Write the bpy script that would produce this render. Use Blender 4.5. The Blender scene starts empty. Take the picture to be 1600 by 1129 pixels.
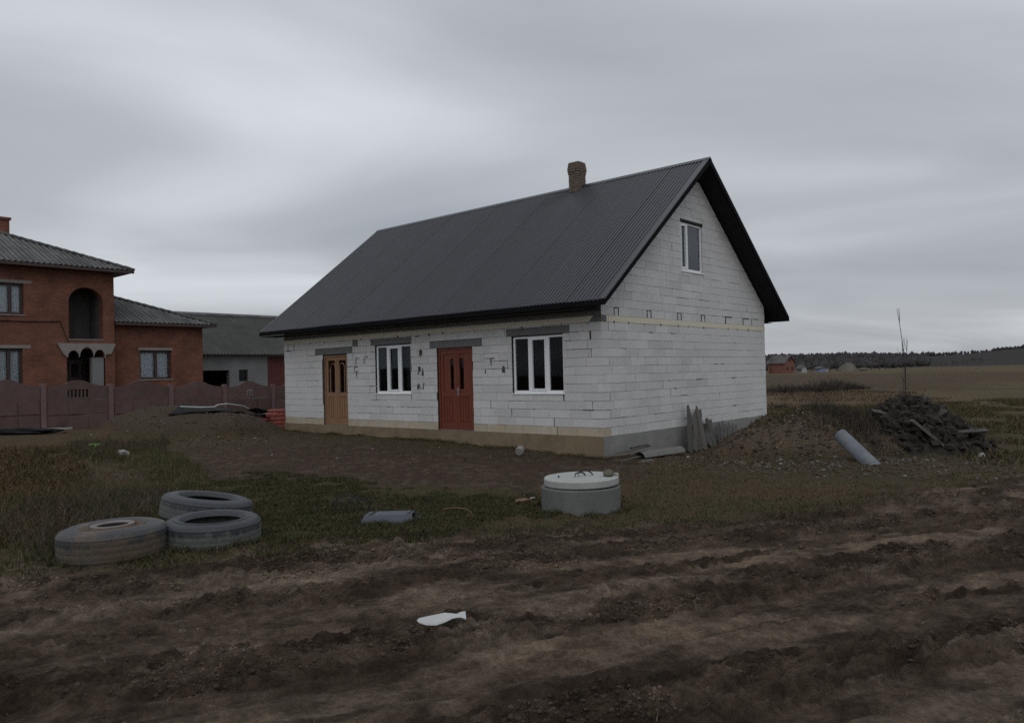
import bpy, bmesh, math, random
import numpy as np
from mathutils import Vector, Matrix, Euler
random.seed(7); rng = np.random.default_rng(11)
SC = bpy.context.scene
COL = SC.collection
R_ = math.radians

# ------------------------------------------------------------------ camera, sky, sun, exposure
CAM = np.array([9.9006, -14.3269, 1.8759]); FPX = 1202.66
_y, _p, _r = 0.7212, 0.0154, -0.0236
_f = np.array([-math.sin(_y)*math.cos(_p), math.cos(_y)*math.cos(_p), math.sin(_p)])
_rt = np.array([math.cos(_y), math.sin(_y), 0.0]); _up = np.cross(_rt, _f)
RT = math.cos(_r)*_rt + math.sin(_r)*_up; UP = -math.sin(_r)*_rt + math.cos(_r)*_up; FW = _f
cd = bpy.data.cameras.new('camera'); cam = bpy.data.objects.new('camera', cd); COL.objects.link(cam)
cam.matrix_world = Matrix(((RT[0], UP[0], -FW[0], CAM[0]), (RT[1], UP[1], -FW[1], CAM[1]), (RT[2], UP[2], -FW[2], CAM[2]), (0, 0, 0, 1)))
cd.sensor_width = 36.0; cd.sensor_fit = 'HORIZONTAL'; cd.lens = FPX*36.0/1600.0
cd.clip_start = 0.05; cd.clip_end = 20000
SC.camera = cam

SUN_EL, SUN_AZ = R_(48), R_(140)          # azimuth clockwise from +Y
W = bpy.data.worlds.new('World'); SC.world = W; W.use_nodes = True
nt = W.node_tree; N = nt.nodes; Lk = nt.links; N.clear()
def nd(tree, t, **kw):
    n = tree.nodes.new(t)
    for k, v in kw.items(): setattr(n, k, v)
    return n
out = nd(nt, 'ShaderNodeOutputWorld'); bg = nd(nt, 'ShaderNodeBackground'); bg.inputs['Strength'].default_value = 0.1
sky = nd(nt, 'ShaderNodeTexSky', sky_type='NISHITA'); sky.sun_disc = False; sky.sun_elevation = SUN_EL; sky.sun_rotation = SUN_AZ
tc = nd(nt, 'ShaderNodeTexCoord'); sp = nd(nt, 'ShaderNodeSeparateXYZ'); Lk.new(tc.outputs['Generated'], sp.inputs[0])
def wm(op, a, b=None, c=None):
    n = nd(nt, 'ShaderNodeMath', operation=op)
    for i, v in enumerate((a, b, c)):
        if v is None: continue
        if isinstance(v, (int, float)): n.inputs[i].default_value = v
        else: Lk.new(v, n.inputs[i])
    return n.outputs[0]
zc = wm('MAXIMUM', sp.outputs[2], 0.0)
den = wm('ADD', zc, 0.13)
cx = wm('DIVIDE', sp.outputs[0], den); cy = wm('DIVIDE', sp.outputs[1], den)
cb = nd(nt, 'ShaderNodeCombineXYZ'); Lk.new(cx, cb.inputs[0]); Lk.new(cy, cb.inputs[1])
mp = nd(nt, 'ShaderNodeMapping', vector_type='TEXTURE'); mp.inputs['Rotation'].default_value = (0, 0, 0.78); mp.inputs['Scale'].default_value = (1.75, 1.3, 1); mp.inputs['Location'].default_value = (5.5, 4.4, 0)
Lk.new(cb.outputs[0], mp.inputs[0])
n1 = nd(nt, 'ShaderNodeTexNoise'); n1.inputs['Scale'].default_value = 0.95; n1.inputs['Detail'].default_value = 5; n1.inputs['Roughness'].default_value = 0.4; n1.inputs['Distortion'].default_value = 0.6
Lk.new(mp.outputs[0], n1.inputs['Vector'])
rp = nd(nt, 'ShaderNodeValToRGB'); Lk.new(n1.outputs['Fac'], rp.inputs[0])
E_ = rp.color_ramp.elements
E_[0].position = 0.30; E_[0].color = (0.335, 0.356, 0.396, 1)
E_[1].position = 0.70; E_[1].color = (0.67, 0.70, 0.74, 1)
e = rp.color_ramp.elements.new(0.5); e.color = (0.465, 0.487, 0.522, 1)
grad = wm('MULTIPLY_ADD', zc, 0.45, 0.92)        # an overcast sky is brighter towards the zenith
vm = nd(nt, 'ShaderNodeVectorMath', operation='SCALE'); Lk.new(rp.outputs[0], vm.inputs[0]); Lk.new(wm('MULTIPLY', grad, 10.0), vm.inputs['Scale'])
mx = nd(nt, 'ShaderNodeMixRGB'); mx.inputs[0].default_value = 0.94; Lk.new(sky.outputs[0], mx.inputs[1]); Lk.new(vm.outputs[0], mx.inputs[2])
Lk.new(mx.outputs[0], bg.inputs['Color']); Lk.new(bg.outputs[0], out.inputs['Surface'])

sl = bpy.data.lights.new('sun', 'SUN'); sl.energy = 0.5; sl.angle = R_(60); sl.color = (1.0, 0.97, 0.94)
so = bpy.data.objects.new('sun', sl); COL.objects.link(so)
sd = Vector((math.sin(SUN_AZ)*math.cos(SUN_EL), math.cos(SUN_AZ)*math.cos(SUN_EL), math.sin(SUN_EL)))
so.rotation_euler = sd.to_track_quat('Z', 'Y').to_euler(); so.location = (0, -20, 30)
SC.view_settings.view_transform = 'Standard'; SC.view_settings.look = 'None'
SC.view_settings.exposure = 0.0; SC.view_settings.gamma = 1.0; SC.view_settings.use_curve_mapping = False
SC.cycles.use_denoising = False
SC.cycles.max_bounces = 6; SC.cycles.transparent_max_bounces = 12; SC.cycles.volume_bounces = 1

# ------------------------------------------------------------------ helpers
def ray(x, y):
    d = FW*FPX + RT*(x-800) - UP*(y-564.5)
    return d/np.linalg.norm(d)
def onX(x, y, X): d = ray(x, y); return CAM + d*(X-CAM[0])/d[0]
def onY(x, y, Y): d = ray(x, y); return CAM + d*(Y-CAM[1])/d[1]
def at_depth(x, y, D): d = ray(x, y); return CAM + d*D/(d@FW)

def _hash(ix, iy, s):
    h = (ix.astype(np.int64)*374761393 + iy.astype(np.int64)*668265263 + s*2147483647) & 0xFFFFFFFF
    h = ((h ^ (h >> 13))*1274126177) & 0xFFFFFFFF
    h = ((h ^ (h >> 16))*2246822519) & 0xFFFFFFFF
    return ((h ^ (h >> 15)) & 0xFFFFFF)/float(0xFFFFFF)
def vnoise(x, y, s=0):
    x0 = np.floor(x); y0 = np.floor(y); fx = x-x0; fy = y-y0
    ux = fx*fx*fx*(fx*(fx*6-15)+10); uy = fy*fy*fy*(fy*(fy*6-15)+10)
    a = _hash(x0, y0, s); b = _hash(x0+1, y0, s); c = _hash(x0, y0+1, s); d = _hash(x0+1, y0+1, s)
    return (a*(1-ux)+b*ux)*(1-uy) + (c*(1-ux)+d*ux)*uy
def fbm(x, y, s=0, o=4, g=0.5):
    t = 0; a = 1; n = 0
    for i in range(o):
        t = t + a*vnoise(x*2**i + 17.3*i, y*2**i - 9.1*i, s+i); n += a; a *= g
    return t/n - 0.5            # about -0.35 .. 0.35
def billow(x, y, s):
    """rounded lumps with sharp creases between them"""
    t = 0; a = 1.; w = 0
    for i in range(4): t = t+a*np.abs(vnoise(x*2**i+5.1*i, y*2**i+3.7*i, s+i)-.5)*2; w += a; a *= .55
    return t/w-.45
def sstep(a, b, x): t = np.clip((x-a)/(b-a), 0, 1); return t*t*(3-2*t)

CP = np.array([(0,-.3,-.05),(-2.7,-.3,.03),(-5.4,-.3,.1),(-9,-.3,.13),(-12.8,-.3,.14),(.5,3.3,-.22),(.7,.4,-.1),(.3,8.9,.15),(3.4,-5.8,-.1),(1.8,-8,.0),
  (1.5,-10.8,.13),(2,-10,.13),(0.5,-9.6,.1),(6,-10.7,.15),(9,-10,.15),(5,-13,.15),(10,-14,.15),(-17,-6,.43),(-17.5,-3.5,.4),(-17.5,0,.4),(-17.5,4,.35),
  (-25,0,.4),(-22,-10,.4),(-9,-6.5,.12),(-5,-7,.1),(5.3,1,.0),(6.5,3,.05),(8,-2,.1),(5,6,0),(-2,15,.1),(-4,25,-.05),(20,0,.1),(15,20,0),(-13,12,.3),(0,-30,.1),(30,-20,.1),(-6,-11,.25),(-8,-14,.3)])
MOUNDS = []   # (x, y, rx, ry, rot, h, power)
def base_h(x, y):
    w = 0; t = 0
    for a, b, z in CP:
        q = 1.0/((x-a)**2 + (y-b)**2 + 0.6)**1.6
        w = w + q; t = t + q*z
    n = t/w
    d = np.hypot(x-0.0, y-0.0); k = sstep(25, 70, d)
    far = -0.25 + 0*x
    h = n*(1-k) + far*k
    return h
def hill_h(x, y):
    d = np.hypot(x-CAM[0], y-CAM[1]); a = np.arctan2(x-CAM[0], y-CAM[1])   # rises only far off
    prof = 20 + 5*np.sin(a*5+1.0) + 12*(vnoise(a*9+50, 0*a, 31)-0.5)
    return sstep(650, 1750, d)*prof + sstep(1750, 3800, d)*14 + sstep(500, 2500, d)*4*fbm(x/240, y/240, 5, 3)
def mound_h(x, y):
    t = 0*x
    for (mx_, my_, rx, ry, ro, h, pw) in MOUNDS:
        c, s = math.cos(ro), math.sin(ro); u = ((x-mx_)*c+(y-my_)*s)/rx; v = (-(x-mx_)*s+(y-my_)*c)/ry
        r = np.sqrt(u*u+v*v) + 0.25*fbm(x*1.1+3, y*1.1, 77, 3)
        t = t + h*np.clip(1-r**pw, 0, 1)*sstep(1.05, .8, r)
    return t
def gh(x, y):
    x = np.asarray(x, float); y = np.asarray(y, float)
    return base_h(x, y) + mound_h(x, y) + hill_h(x, y)
def hit(px, py):
    d = ray(px, py); t0 = 1.5; P = None
    for i in range(4000):
        P = CAM + d*t0
        if P[2] <= float(gh(P[0], P[1])): break
        t0 *= 1.004
    lo, hi = t0/1.004, t0
    for i in range(20):
        m = (lo+hi)/2; P = CAM+d*m
        if P[2] <= float(gh(P[0], P[1])): hi = m
        else: lo = m
    P = CAM + d*hi
    return np.array([P[0], P[1], float(gh(P[0], P[1]))])

def np_mesh(name, V, F, mats, parent=None, color=None, smooth=False, matidx=None):
    me = bpy.data.meshes.new(name); V = np.asarray(V, np.float32); F = np.asarray(F, np.int32)
    k = F.shape[1]
    me.vertices.add(len(V)); me.vertices.foreach_set('co', V.ravel())
    me.loops.add(F.size); me.loops.foreach_set('vertex_index', F.ravel())
    me.polygons.add(len(F)); me.polygons.foreach_set('loop_start', np.arange(0, F.size, k, dtype=np.int32))
    try: me.polygons.foreach_set('loop_total', np.full(len(F), k, np.int32))
    except Exception: pass
    if smooth: me.polygons.foreach_set('use_smooth', np.ones(len(F), bool))
    me.update(calc_edges=True)
    if color is not None:
        at = me.attributes.new('col', 'FLOAT_COLOR', 'POINT')
        c = np.ones((len(V), 4), np.float32); c[:, :color.shape[1]] = color
        at.data.foreach_set('color', c.ravel())
    for m in (mats if isinstance(mats, (list, tuple)) else [mats]): me.materials.append(m)
    if matidx is not None: me.polygons.foreach_set('material_index', np.asarray(matidx, np.int32))
    o = bpy.data.objects.new(name, me); COL.objects.link(o)
    if parent: o.parent = parent
    return o

class MB:
    """collects shapes, then links them as one mesh object"""
    def __init__(s): s.v = []; s.f = []; s.sm = []
    def add(s, v, f, smooth=False):
        n = len(s.v); s.v += [tuple(p) for p in v]; s.f += [tuple(i+n for i in q) for q in f]; s.sm += [smooth]*len(f); return s
    def box(s, x0, x1, y0, y1, z0, z1, M=None, jit=0):
        v = [Vector((x, y, z)) for x in (x0, x1) for y in (y0, y1) for z in (z0, z1)]
        if jit: v = [p+Vector((random.uniform(-jit, jit), random.uniform(-jit, jit), random.uniform(-jit, jit))) for p in v]
        if M: v = [M@p for p in v]
        return s.add(v, [(0,1,3,2),(4,6,7,5),(0,4,5,1),(2,3,7,6),(0,2,6,4),(1,5,7,3)])
    def prism(s, pts, axis, a, b):
        """2D outline extruded along an axis ('x','y','z') from a to b"""
        n = len(pts)
        def P(p, t): return {'x': (t, p[0], p[1]), 'y': (p[0], t, p[1]), 'z': (p[0], p[1], t)}[axis]
        v = [P(p, a) for p in pts]+[P(p, b) for p in pts]
        f = [tuple(range(n)), tuple(range(2*n-1, n-1, -1))]+[(i, i+n, (i+1) % n+n, (i+1) % n) for i in range(n)]
        return s.add(v, f)
    def lathe(s, prof, seg=48, M=None, closed=False, wob=None):
        v = []; f = []; m = len(prof)
        for i in range(seg):
            a = 2*math.pi*i/seg; c, sn = math.cos(a), math.sin(a)
            for j, (r, z) in enumerate(prof):
                k = wob(a, j) if wob else 0
                p = Vector(((r+k)*c, (r+k)*sn, z)); v.append(M@p if M else p)
        for i in range(seg):
            for j in range(m if closed else m-1):
                a = i*m+j; b = i*m+(j+1) % m; c = ((i+1) % seg)*m+(j+1) % m; d = ((i+1) % seg)*m+j
                f.append((a, d, c, b))
        return s.add(v, f, True)
    def tube(s, pts, r, seg=6, r2=None, cap=True):
        pts = [Vector(p) for p in pts]; n = len(pts); v = []; f = []; r2 = r if r2 is None else r2
        for i, p in enumerate(pts):
            t = (pts[min(i+1, n-1)]-pts[max(i-1, 0)]).normalized()
            a = t.cross(Vector((0, 0, 1)) if abs(t.z) < .9 else Vector((1, 0, 0))).normalized(); b = t.cross(a)
            rr = r+(r2-r)*i/max(n-1, 1)
            for k in range(seg):
                q = 2*math.pi*k/seg; v.append(p+a*rr*math.cos(q)+b*rr*math.sin(q))
        for i in range(n-1):
            for k in range(seg): f.append((i*seg+k, i*seg+(k+1) % seg, (i+1)*seg+(k+1) % seg, (i+1)*seg+k))
        if cap: f += [tuple(range(seg-1, -1, -1)), tuple((n-1)*seg+k for k in range(seg))]
        return s.add(v, f, True)
    def blob(s, c, r, sub=2, amp=.25, seed=0, flat=1.0, M=None):
        bm = bmesh.new(); bmesh.ops.create_icosphere(bm, subdivisions=sub, radius=1.0)
        rr = random.Random(seed); o = [rr.uniform(0, 50) for _ in range(3)]
        from mathutils import noise as mn
        vs = []
        for w in bm.verts:
            d = w.co.normalized(); k = 1+amp*mn.noise(d*1.6+Vector(o))*1.6+amp*.5*mn.noise(d*4+Vector(o))
            p = Vector((d.x*k*r[0], d.y*k*r[1], d.z*k*r[2])); p = (M@p if M else p)+Vector(c); vs.append(p)
        fs = [tuple(x.index for x in q.verts) for q in bm.faces]; bm.free()
        return s.add(vs, fs, True)
    def build(s, name, mat_, parent=None, bevel=0):
        me = bpy.data.meshes.new(name); me.from_pydata(s.v, [], s.f)
        me.polygons.foreach_set('use_smooth', s.sm)
        bm = bmesh.new(); bm.from_mesh(me)
        if bevel: bmesh.ops.bevel(bm, geom=bm.edges[:], offset=bevel, segments=1, affect='EDGES')
        bmesh.ops.recalc_face_normals(bm, faces=bm.faces[:]); bm.to_mesh(me); bm.free()
        me.materials.append(mat_)
        try: me.set_sharp_from_angle(angle=R_(40))
        except Exception: pass
        o = bpy.data.objects.new(name, me); COL.objects.link(o)
        if parent: o.parent = parent
        return o
def empty(name, loc=(0, 0, 0), rz=0):
    o = bpy.data.objects.new(name, None); COL.objects.link(o); o.location = loc; o.rotation_euler.z = rz; o.empty_display_size = .2
    return o
def tag(o, label=None, cat=None, group=None, kind=None):
    if label: o['label'] = label
    if cat: o['category'] = cat
    if group: o['group'] = group
    if kind: o['kind'] = kind
    return o
def thing(name, label, cat, loc=(0, 0, 0), rz=0, group=None):
    return tag(empty(name, loc, rz), label, cat, group)

def mat(name, color, rough=.85, var=.25, scale=6.0, bump=.0, bscale=40., metal=0., spec=.3, attr=False, coord='pos', rand=0., tint=None, tscale=1.2, tmix=.0, stretch=None, bdist=.02):
    m = bpy.data.materials.new(name); m.use_nodes = True; t = m.node_tree; L = t.links
    b = t.nodes['Principled BSDF']; b.inputs['Roughness'].default_value = rough; b.inputs['Metallic'].default_value = metal
    b.inputs['Specular IOR Level'].default_value = spec
    if coord == 'pos': vec = nd(t, 'ShaderNodeNewGeometry').outputs['Position']
    else: vec = nd(t, 'ShaderNodeTexCoord').outputs['Object']
    if stretch:
        q = nd(t, 'ShaderNodeMapping'); q.inputs['Scale'].default_value = stretch; L.new(vec, q.inputs[0]); vec = q.outputs[0]
    def noise(sc, det=6, ro=.6):
        n = nd(t, 'ShaderNodeTexNoise'); n.inputs['Scale'].default_value = sc; n.inputs['Detail'].default_value = det; n.inputs['Roughness'].default_value = ro; L.new(vec, n.inputs['Vector']); return n.outputs['Fac']
    if attr:
        a = nd(t, 'ShaderNodeAttribute', attribute_name='col'); col = a.outputs['Color']
    else:
        c = nd(t, 'ShaderNodeRGB'); c.outputs[0].default_value = (*color, 1); col = c.outputs[0]
    if tint is not None:
        mr = nd(t, 'ShaderNodeMapRange'); mr.inputs[1].default_value = .5-.18; mr.inputs[2].default_value = .5+.18; L.new(noise(tscale), mr.inputs[0])
        ml = nd(t, 'ShaderNodeMath', operation='MULTIPLY'); L.new(mr.outputs[0], ml.inputs[0]); ml.inputs[1].default_value = tmix
        mxn = nd(t, 'ShaderNodeMixRGB'); L.new(ml.outputs[0], mxn.inputs[0]); L.new(col, mxn.inputs[1]); mxn.inputs[2].default_value = (*tint, 1); col = mxn.outputs[0]
    mr = nd(t, 'ShaderNodeMapRange'); mr.inputs[1].default_value = .25; mr.inputs[2].default_value = .75; mr.inputs[3].default_value = 1-var; mr.inputs[4].default_value = 1+var
    L.new(noise(scale, 8, .65), mr.inputs[0]); f = mr.outputs[0]
    if rand:
        oi = nd(t, 'ShaderNodeObjectInfo'); r2 = nd(t, 'ShaderNodeMapRange'); r2.inputs[3].default_value = 1-rand; r2.inputs[4].default_value = 1+rand; L.new(oi.outputs['Random'], r2.inputs[0])
        mm = nd(t, 'ShaderNodeMath', operation='MULTIPLY'); L.new(f, mm.inputs[0]); L.new(r2.outputs[0], mm.inputs[1]); f = mm.outputs[0]
    vs = nd(t, 'ShaderNodeVectorMath', operation='SCALE'); L.new(col, vs.inputs[0]); L.new(f, vs.inputs['Scale']); L.new(vs.outputs[0], b.inputs['Base Color'])
    if bump:
        bn = nd(t, 'ShaderNodeBump'); bn.inputs['Strength'].default_value = bump; bn.inputs['Distance'].default_value = bdist; L.new(noise(bscale, 8, .65), bn.inputs['Height']); L.new(bn.outputs[0], b.inputs['Normal'])
    return m

M_block = mat('aerated_concrete', (.60, .595, .585), .95, .07, 9, .25, 60, rand=.085, tint=(.46, .455, .445), tscale=.9, tmix=.45)
M_blockst = mat('splash_stained_concrete', (.42, .35, .25), .95, .12, 5, .25, 60, rand=.06, tint=(.48, .45, .40), tscale=1.5, tmix=.6)
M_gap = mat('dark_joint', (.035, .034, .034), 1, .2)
M_smear = mat('mortar_smear', (.07, .068, .07), .95, .3, 12)
M_band = mat('cream_insulation', (.66, .62, .49), .9, .06, 5)
M_lintel = mat('lintel_concrete', (.155, .155, .155), .95, .2, 6, .3, 30)
M_eave = mat('grey_eave_plate', (.2, .19, .172), .95, .12, 4, .2, 30)
M_found_f = mat('stained_foundation', (.235, .18, .115), .95, .2, 3, .4, 20, tint=(.135, .105, .07), tscale=1.6, tmix=.6)
M_found_g = mat('foundation_concrete', (.21, .205, .195), .95, .18, 2.5, .3, 14, tint=(.28, .28, .27), tscale=.8, tmix=.6)
M_roof = mat('dark_roof_metal', (.034, .036, .043), .36, .10, 1.5, .0, spec=.5, rand=.10)
M_black = mat('black_trim', (.007, .007, .008), .8, .2, 5, spec=.08)
M_soffit = mat('black_soffit', (.016, .016, .017), .9, .2, 5)
M_pvc = mat('white_pvc', (.8, .81, .82), .35, .03, 4, spec=.5)
M_doorR = mat('red_brown_door_wood', (.155, .037, .019), .5, .3, 5, .1, 30, spec=.4, stretch=(6, 6, .6))
M_doorY = mat('varnished_door_wood', (.26, .145, .08), .5, .22, 5, .1, 30, spec=.4, stretch=(6, 6, .6))
M_metal = mat('door_metal', (.4, .4, .4), .4, .1, metal=.8)
M_mortar = mat('chimney_mortar', (.16, .15, .14), .95, .2, 8)
M_chim = mat('chimney_brick', (.15, .115, .09), .95, .35, 9, .3, 40)
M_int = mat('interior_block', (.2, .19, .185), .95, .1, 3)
M_intbrick = mat('interior_brick', (.16, .08, .06), .95, .2, 4)
M_oldwood = mat('grey_weathered_wood', (.105, .098, .09), .9, .4, 6, .5, 30, rand=.25, coord='obj', stretch=(5, 5, .5))
M_darkwood = mat('dark_rotten_wood', (.04, .036, .032), .95, .4, 6, .5, 25, rand=.3, coord='obj')
M_wetconc = mat('ring_concrete', (.135, .14, .13), .92, .22, 5, .3, 40, coord='obj', stretch=(1, 1, .35), tint=(.13, .135, .125), tscale=2.0, tmix=.6)
M_lid = mat('lid_concrete', (.37, .38, .36), .9, .13, 5, .25, 40, coord='obj', tint=(.3, .31, .3), tscale=3, tmix=.5)
M_stone = mat('field_stone', (.3, .29, .265), .9, .3, 9, .4, 30, coord='obj')
M_moss = mat('mossy_stone', (.11, .105, .075), .95, .35, 9, .4, 30, coord='obj')
M_white = mat('white_plastic', (.46, .47, .46), .5, .1, 8, coord='obj')
M_bluegrey = mat('blue_grey_plastic', (.075, .083, .105), .5, .12, 6, coord='obj')
M_asb = mat('asbestos_pipe', (.155, .168, .185), .9, .25, 5, .2, 30, coord='obj')
M_wire = mat('dark_wire', (.02, .02, .02), .6, .2)
M_hoop = mat('rusty_hoop', (.105, .07, .04), .8, .3, 8)
M_red = mat('red_paint', (.26, .045, .032), .6, .2, 6, coord='obj')
M_tarp = mat('black_plastic_sheet', (.012, .013, .013), .7, .3, 4, .3, 12, spec=.1)
M_palepipe = mat('pale_pipe', (.45, .45, .43), .6, .15, 5)
M_paleplank = mat('pale_plank', (.36, .35, .32), .9, .25, 5, .3, 25, coord='obj')
M_fence = mat('plum_concrete', (.128, .082, .077), .9, .16, 3.2, .6, 14, rand=.08, tint=(.092, .062, .058), tscale=2, tmix=.6)
M_post = mat('post_concrete', (.165, .106, .106), .9, .14, 5, .3, 20)
M_slate = mat('asbestos_slate', (.085, .085, .083), .9, .3, 2.5, .3, 20, attr=True, tint=(.05, .052, .05), tscale=1.3, tmix=.5)
M_slateb = mat('mossy_slate', (.062, .062, .058), .9, .25, 2.5, .3, 20, attr=True, tint=(.05, .052, .046), tscale=1.0, tmix=.7)
M_plaster = mat('grey_plaster', (.2, .205, .205), .95, .12, 2, .2, 20, tint=(.13, .14, .13), tscale=.7, tmix=.6)
M_conc = mat('trim_concrete', (.24, .22, .2), .95, .15, 4)
M_brown = mat('brown_frame', (.05, .032, .026), .5, .15, 6, spec=.4)
M_curtain = mat('pale_curtain', (.7, .71, .7), .9, .1, 3, coord='pos', stretch=(8, 8, .4))
M_darkred = mat('dark_red_gate', (.1, .028, .026), .7, .15, 3)
M_darkint = mat('dark_interior', (.1, .095, .09), .95, .2, 2)  # dark grey plaster tone for recesses, window backings and the barn ceiling
M_twig = mat('bare_twig', (.05, .041, .035), .95, .25, 5)
M_farred = mat('far_red_brick', (.19, .085, .065), .95, .12, .6)
M_farroof = mat('far_roof', (.1, .095, .095), .9, .15, .6)
M_fartree = mat('far_bare_trees', (.052, .047, .047), 1, .3, .15)
M_hay = mat('pale_hay', (.13, .12, .10), 1, .2, .8)
M_farwhite = mat('far_white', (.36, .36, .36), .8, .1)
M_farblue = mat('far_blue', (.2, .24, .33), .6, .1)
M_rust = mat('rusty_rim', (.2, .19, .18), .7, .3, 8, coord='obj', tint=(.12, .075, .05), tscale=4, tmix=.7)
M_orange = mat('broken_brick', (.17, .115, .085), .95, .25, 9, coord='obj')

def brick_mat(name, c1, c2, mo):
    m = bpy.data.materials.new(name); m.use_nodes = True; t = m.node_tree; L = t.links; b = t.nodes['Principled BSDF']
    g = nd(t, 'ShaderNodeNewGeometry'); s = nd(t, 'ShaderNodeSeparateXYZ'); L.new(g.outputs['Position'], s.inputs[0])
    a = nd(t, 'ShaderNodeMath', operation='ADD'); L.new(s.outputs[0], a.inputs[0]); L.new(s.outputs[1], a.inputs[1])
    c = nd(t, 'ShaderNodeCombineXYZ'); L.new(a.outputs[0], c.inputs[0]); L.new(s.outputs[2], c.inputs[1])
    k = nd(t, 'ShaderNodeTexBrick'); L.new(c.outputs[0], k.inputs['Vector'])
    k.inputs['Color1'].default_value = (*c1, 1); k.inputs['Color2'].default_value = (*c2, 1); k.inputs['Mortar'].default_value = (*mo, 1)
    k.inputs['Scale'].default_value = 1; k.inputs['Brick Width'].default_value = .26; k.inputs['Row Height'].default_value = .077; k.inputs['Mortar Size'].default_value = .008; k.inputs['Bias'].default_value = -.1
    n = nd(t, 'ShaderNodeTexNoise'); n.inputs['Scale'].default_value = 1.1; n.inputs['Detail'].default_value = 8; n.inputs['Roughness'].default_value = .7; L.new(g.outputs['Position'], n.inputs['Vector'])
    mr = nd(t, 'ShaderNodeMapRange'); mr.inputs[1].default_value = .3; mr.inputs[2].default_value = .7; mr.inputs[3].default_value = .62; mr.inputs[4].default_value = 1.3; L.new(n.outputs['Fac'], mr.inputs[0])
    v = nd(t, 'ShaderNodeVectorMath', operation='SCALE'); L.new(k.outputs['Color'], v.inputs[0]); L.new(mr.outputs[0], v.inputs['Scale']); L.new(v.outputs[0], b.inputs['Base Color'])
    b.inputs['Roughness'].default_value = .95; b.inputs['Specular IOR Level'].default_value = .2
    bu = nd(t, 'ShaderNodeBump', invert=True); bu.inputs['Strength'].default_value = .6; bu.inputs['Distance'].default_value = .01; L.new(k.outputs['Fac'], bu.inputs['Height']); L.new(bu.outputs[0], b.inputs['Normal'])
    return m
M_brick = brick_mat('red_brickwork', (.19, .074, .049), (.14, .057, .04), (.17, .10, .072))

def glass_mat(name, tintc, through):
    m = bpy.data.materials.new(name); m.use_nodes = True; t = m.node_tree; L = t.links; t.nodes.remove(t.nodes['Principled BSDF'])
    o = t.nodes['Material Output']; tr = nd(t, 'ShaderNodeBsdfTransparent'); tr.inputs[0].default_value = (*tintc, 1)
    gl = nd(t, 'ShaderNodeBsdfGlossy'); gl.inputs['Roughness'].default_value = .02; gl.inputs[0].default_value = (.9, .95, 1, 1)
    fr = nd(t, 'ShaderNodeFresnel'); fr.inputs[0].default_value = through; mi = nd(t, 'ShaderNodeMixShader')
    L.new(fr.outputs[0], mi.inputs[0]); L.new(tr.outputs[0], mi.inputs[1]); L.new(gl.outputs[0], mi.inputs[2]); L.new(mi.outputs[0], o.inputs['Surface'])
    return m
M_glass = glass_mat('window_glass', (.55, .58, .58), 1.22)
M_glassc = glass_mat('clear_glass', (.88, .9, .92), 1.35)
M_glassr = glass_mat('double_glass', (.6, .64, .66), 1.6)

# ------------------------------------------------------------------ ground, fields and hills
_m = at_depth(1222, 660, 16.8); MOUNDS.append((3.55, 2.75, 2.35, 1.9, .55, 1.0, 1.9))         # earth mound by the gable
MOUNDS.append((5.6, .9, 1.7, 1.3, .5, .12, 1.5))
MOUNDS.append((-13.9, -2.8, 3.0, 2.5, .72, .85, 2.2))      # mound in front of the plum fence
MOUNDS.append((-6.3, -9.4, 3.2, 2.2, .6, .42, 1.7))        # weedy bank
ROADV = hit(1000, 925)[:2]-hit(440, 1008)[:2]; ROADV = ROADV/np.linalg.norm(ROADV); ROADP = np.array([-ROADV[1], ROADV[0]])
OR = hit(800, 980)[:2]

def world_poly(px): return np.array([hit(*p)[:2] for p in px])
def sdist(P, x, y):
    """signed distance to a polygon, positive inside"""
    inside = np.zeros(x.shape, bool); dm = np.full(x.shape, 1e9); n = len(P)
    for i in range(n):
        a = P[i]; b = P[(i+1) % n]; e_ = b-a; L2 = e_@e_+1e-12
        t = np.clip(((x-a[0])*e_[0]+(y-a[1])*e_[1])/L2, 0, 1)
        dm = np.minimum(dm, np.hypot(x-a[0]-t*e_[0], y-a[1]-t*e_[1]))
        c = ((a[1] > y) != (b[1] > y)); xi = (b[0]-a[0])*(y-a[1])/(b[1]-a[1]+1e-12)+a[0]
        inside ^= c & (x < xi)
    return np.where(inside, dm, -dm)
c2 = CAM[:2]; f2 = FW[:2]/np.linalg.norm(FW[:2]); r2 = np.array([f2[1], -f2[0]])
road_edge = [(0, 888), (130, 886), (260, 874), (420, 860), (560, 846), (720, 838), (860, 824), (1000, 818), (1130, 812), (1290, 792), (1450, 768), (1600, 742)]
P_road = np.vstack([world_poly(road_edge), [c2+r2*60+f2*30, c2+r2*60-f2*60, c2-r2*60-f2*60, c2-r2*30+f2*2]])
P_green = world_poly([(280, 745), (430, 742), (640, 772), (800, 765), (842, 800), (700, 834), (560, 843), (420, 857), (300, 840)])
P_yard = world_poly([(190, 702), (445, 690), (700, 700), (940, 716), (1010, 735), (860, 765), (640, 768), (430, 742), (250, 735)])
P_tan = world_poly([(-200, 730), (20, 705), (110, 712), (80, 760), (25, 850), (-200, 870)])
P_brownf = world_poly([(900, 609), (1210, 611), (1340, 607), (1470, 613), (1520, 601), (1600, 588), (2000, 580), (2000, 575.5), (900, 588)])
P_tanf = world_poly([(900, 612), (1210, 614), (1340, 610), (1480, 619), (1440, 632), (1200, 640), (900, 640)])

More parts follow.
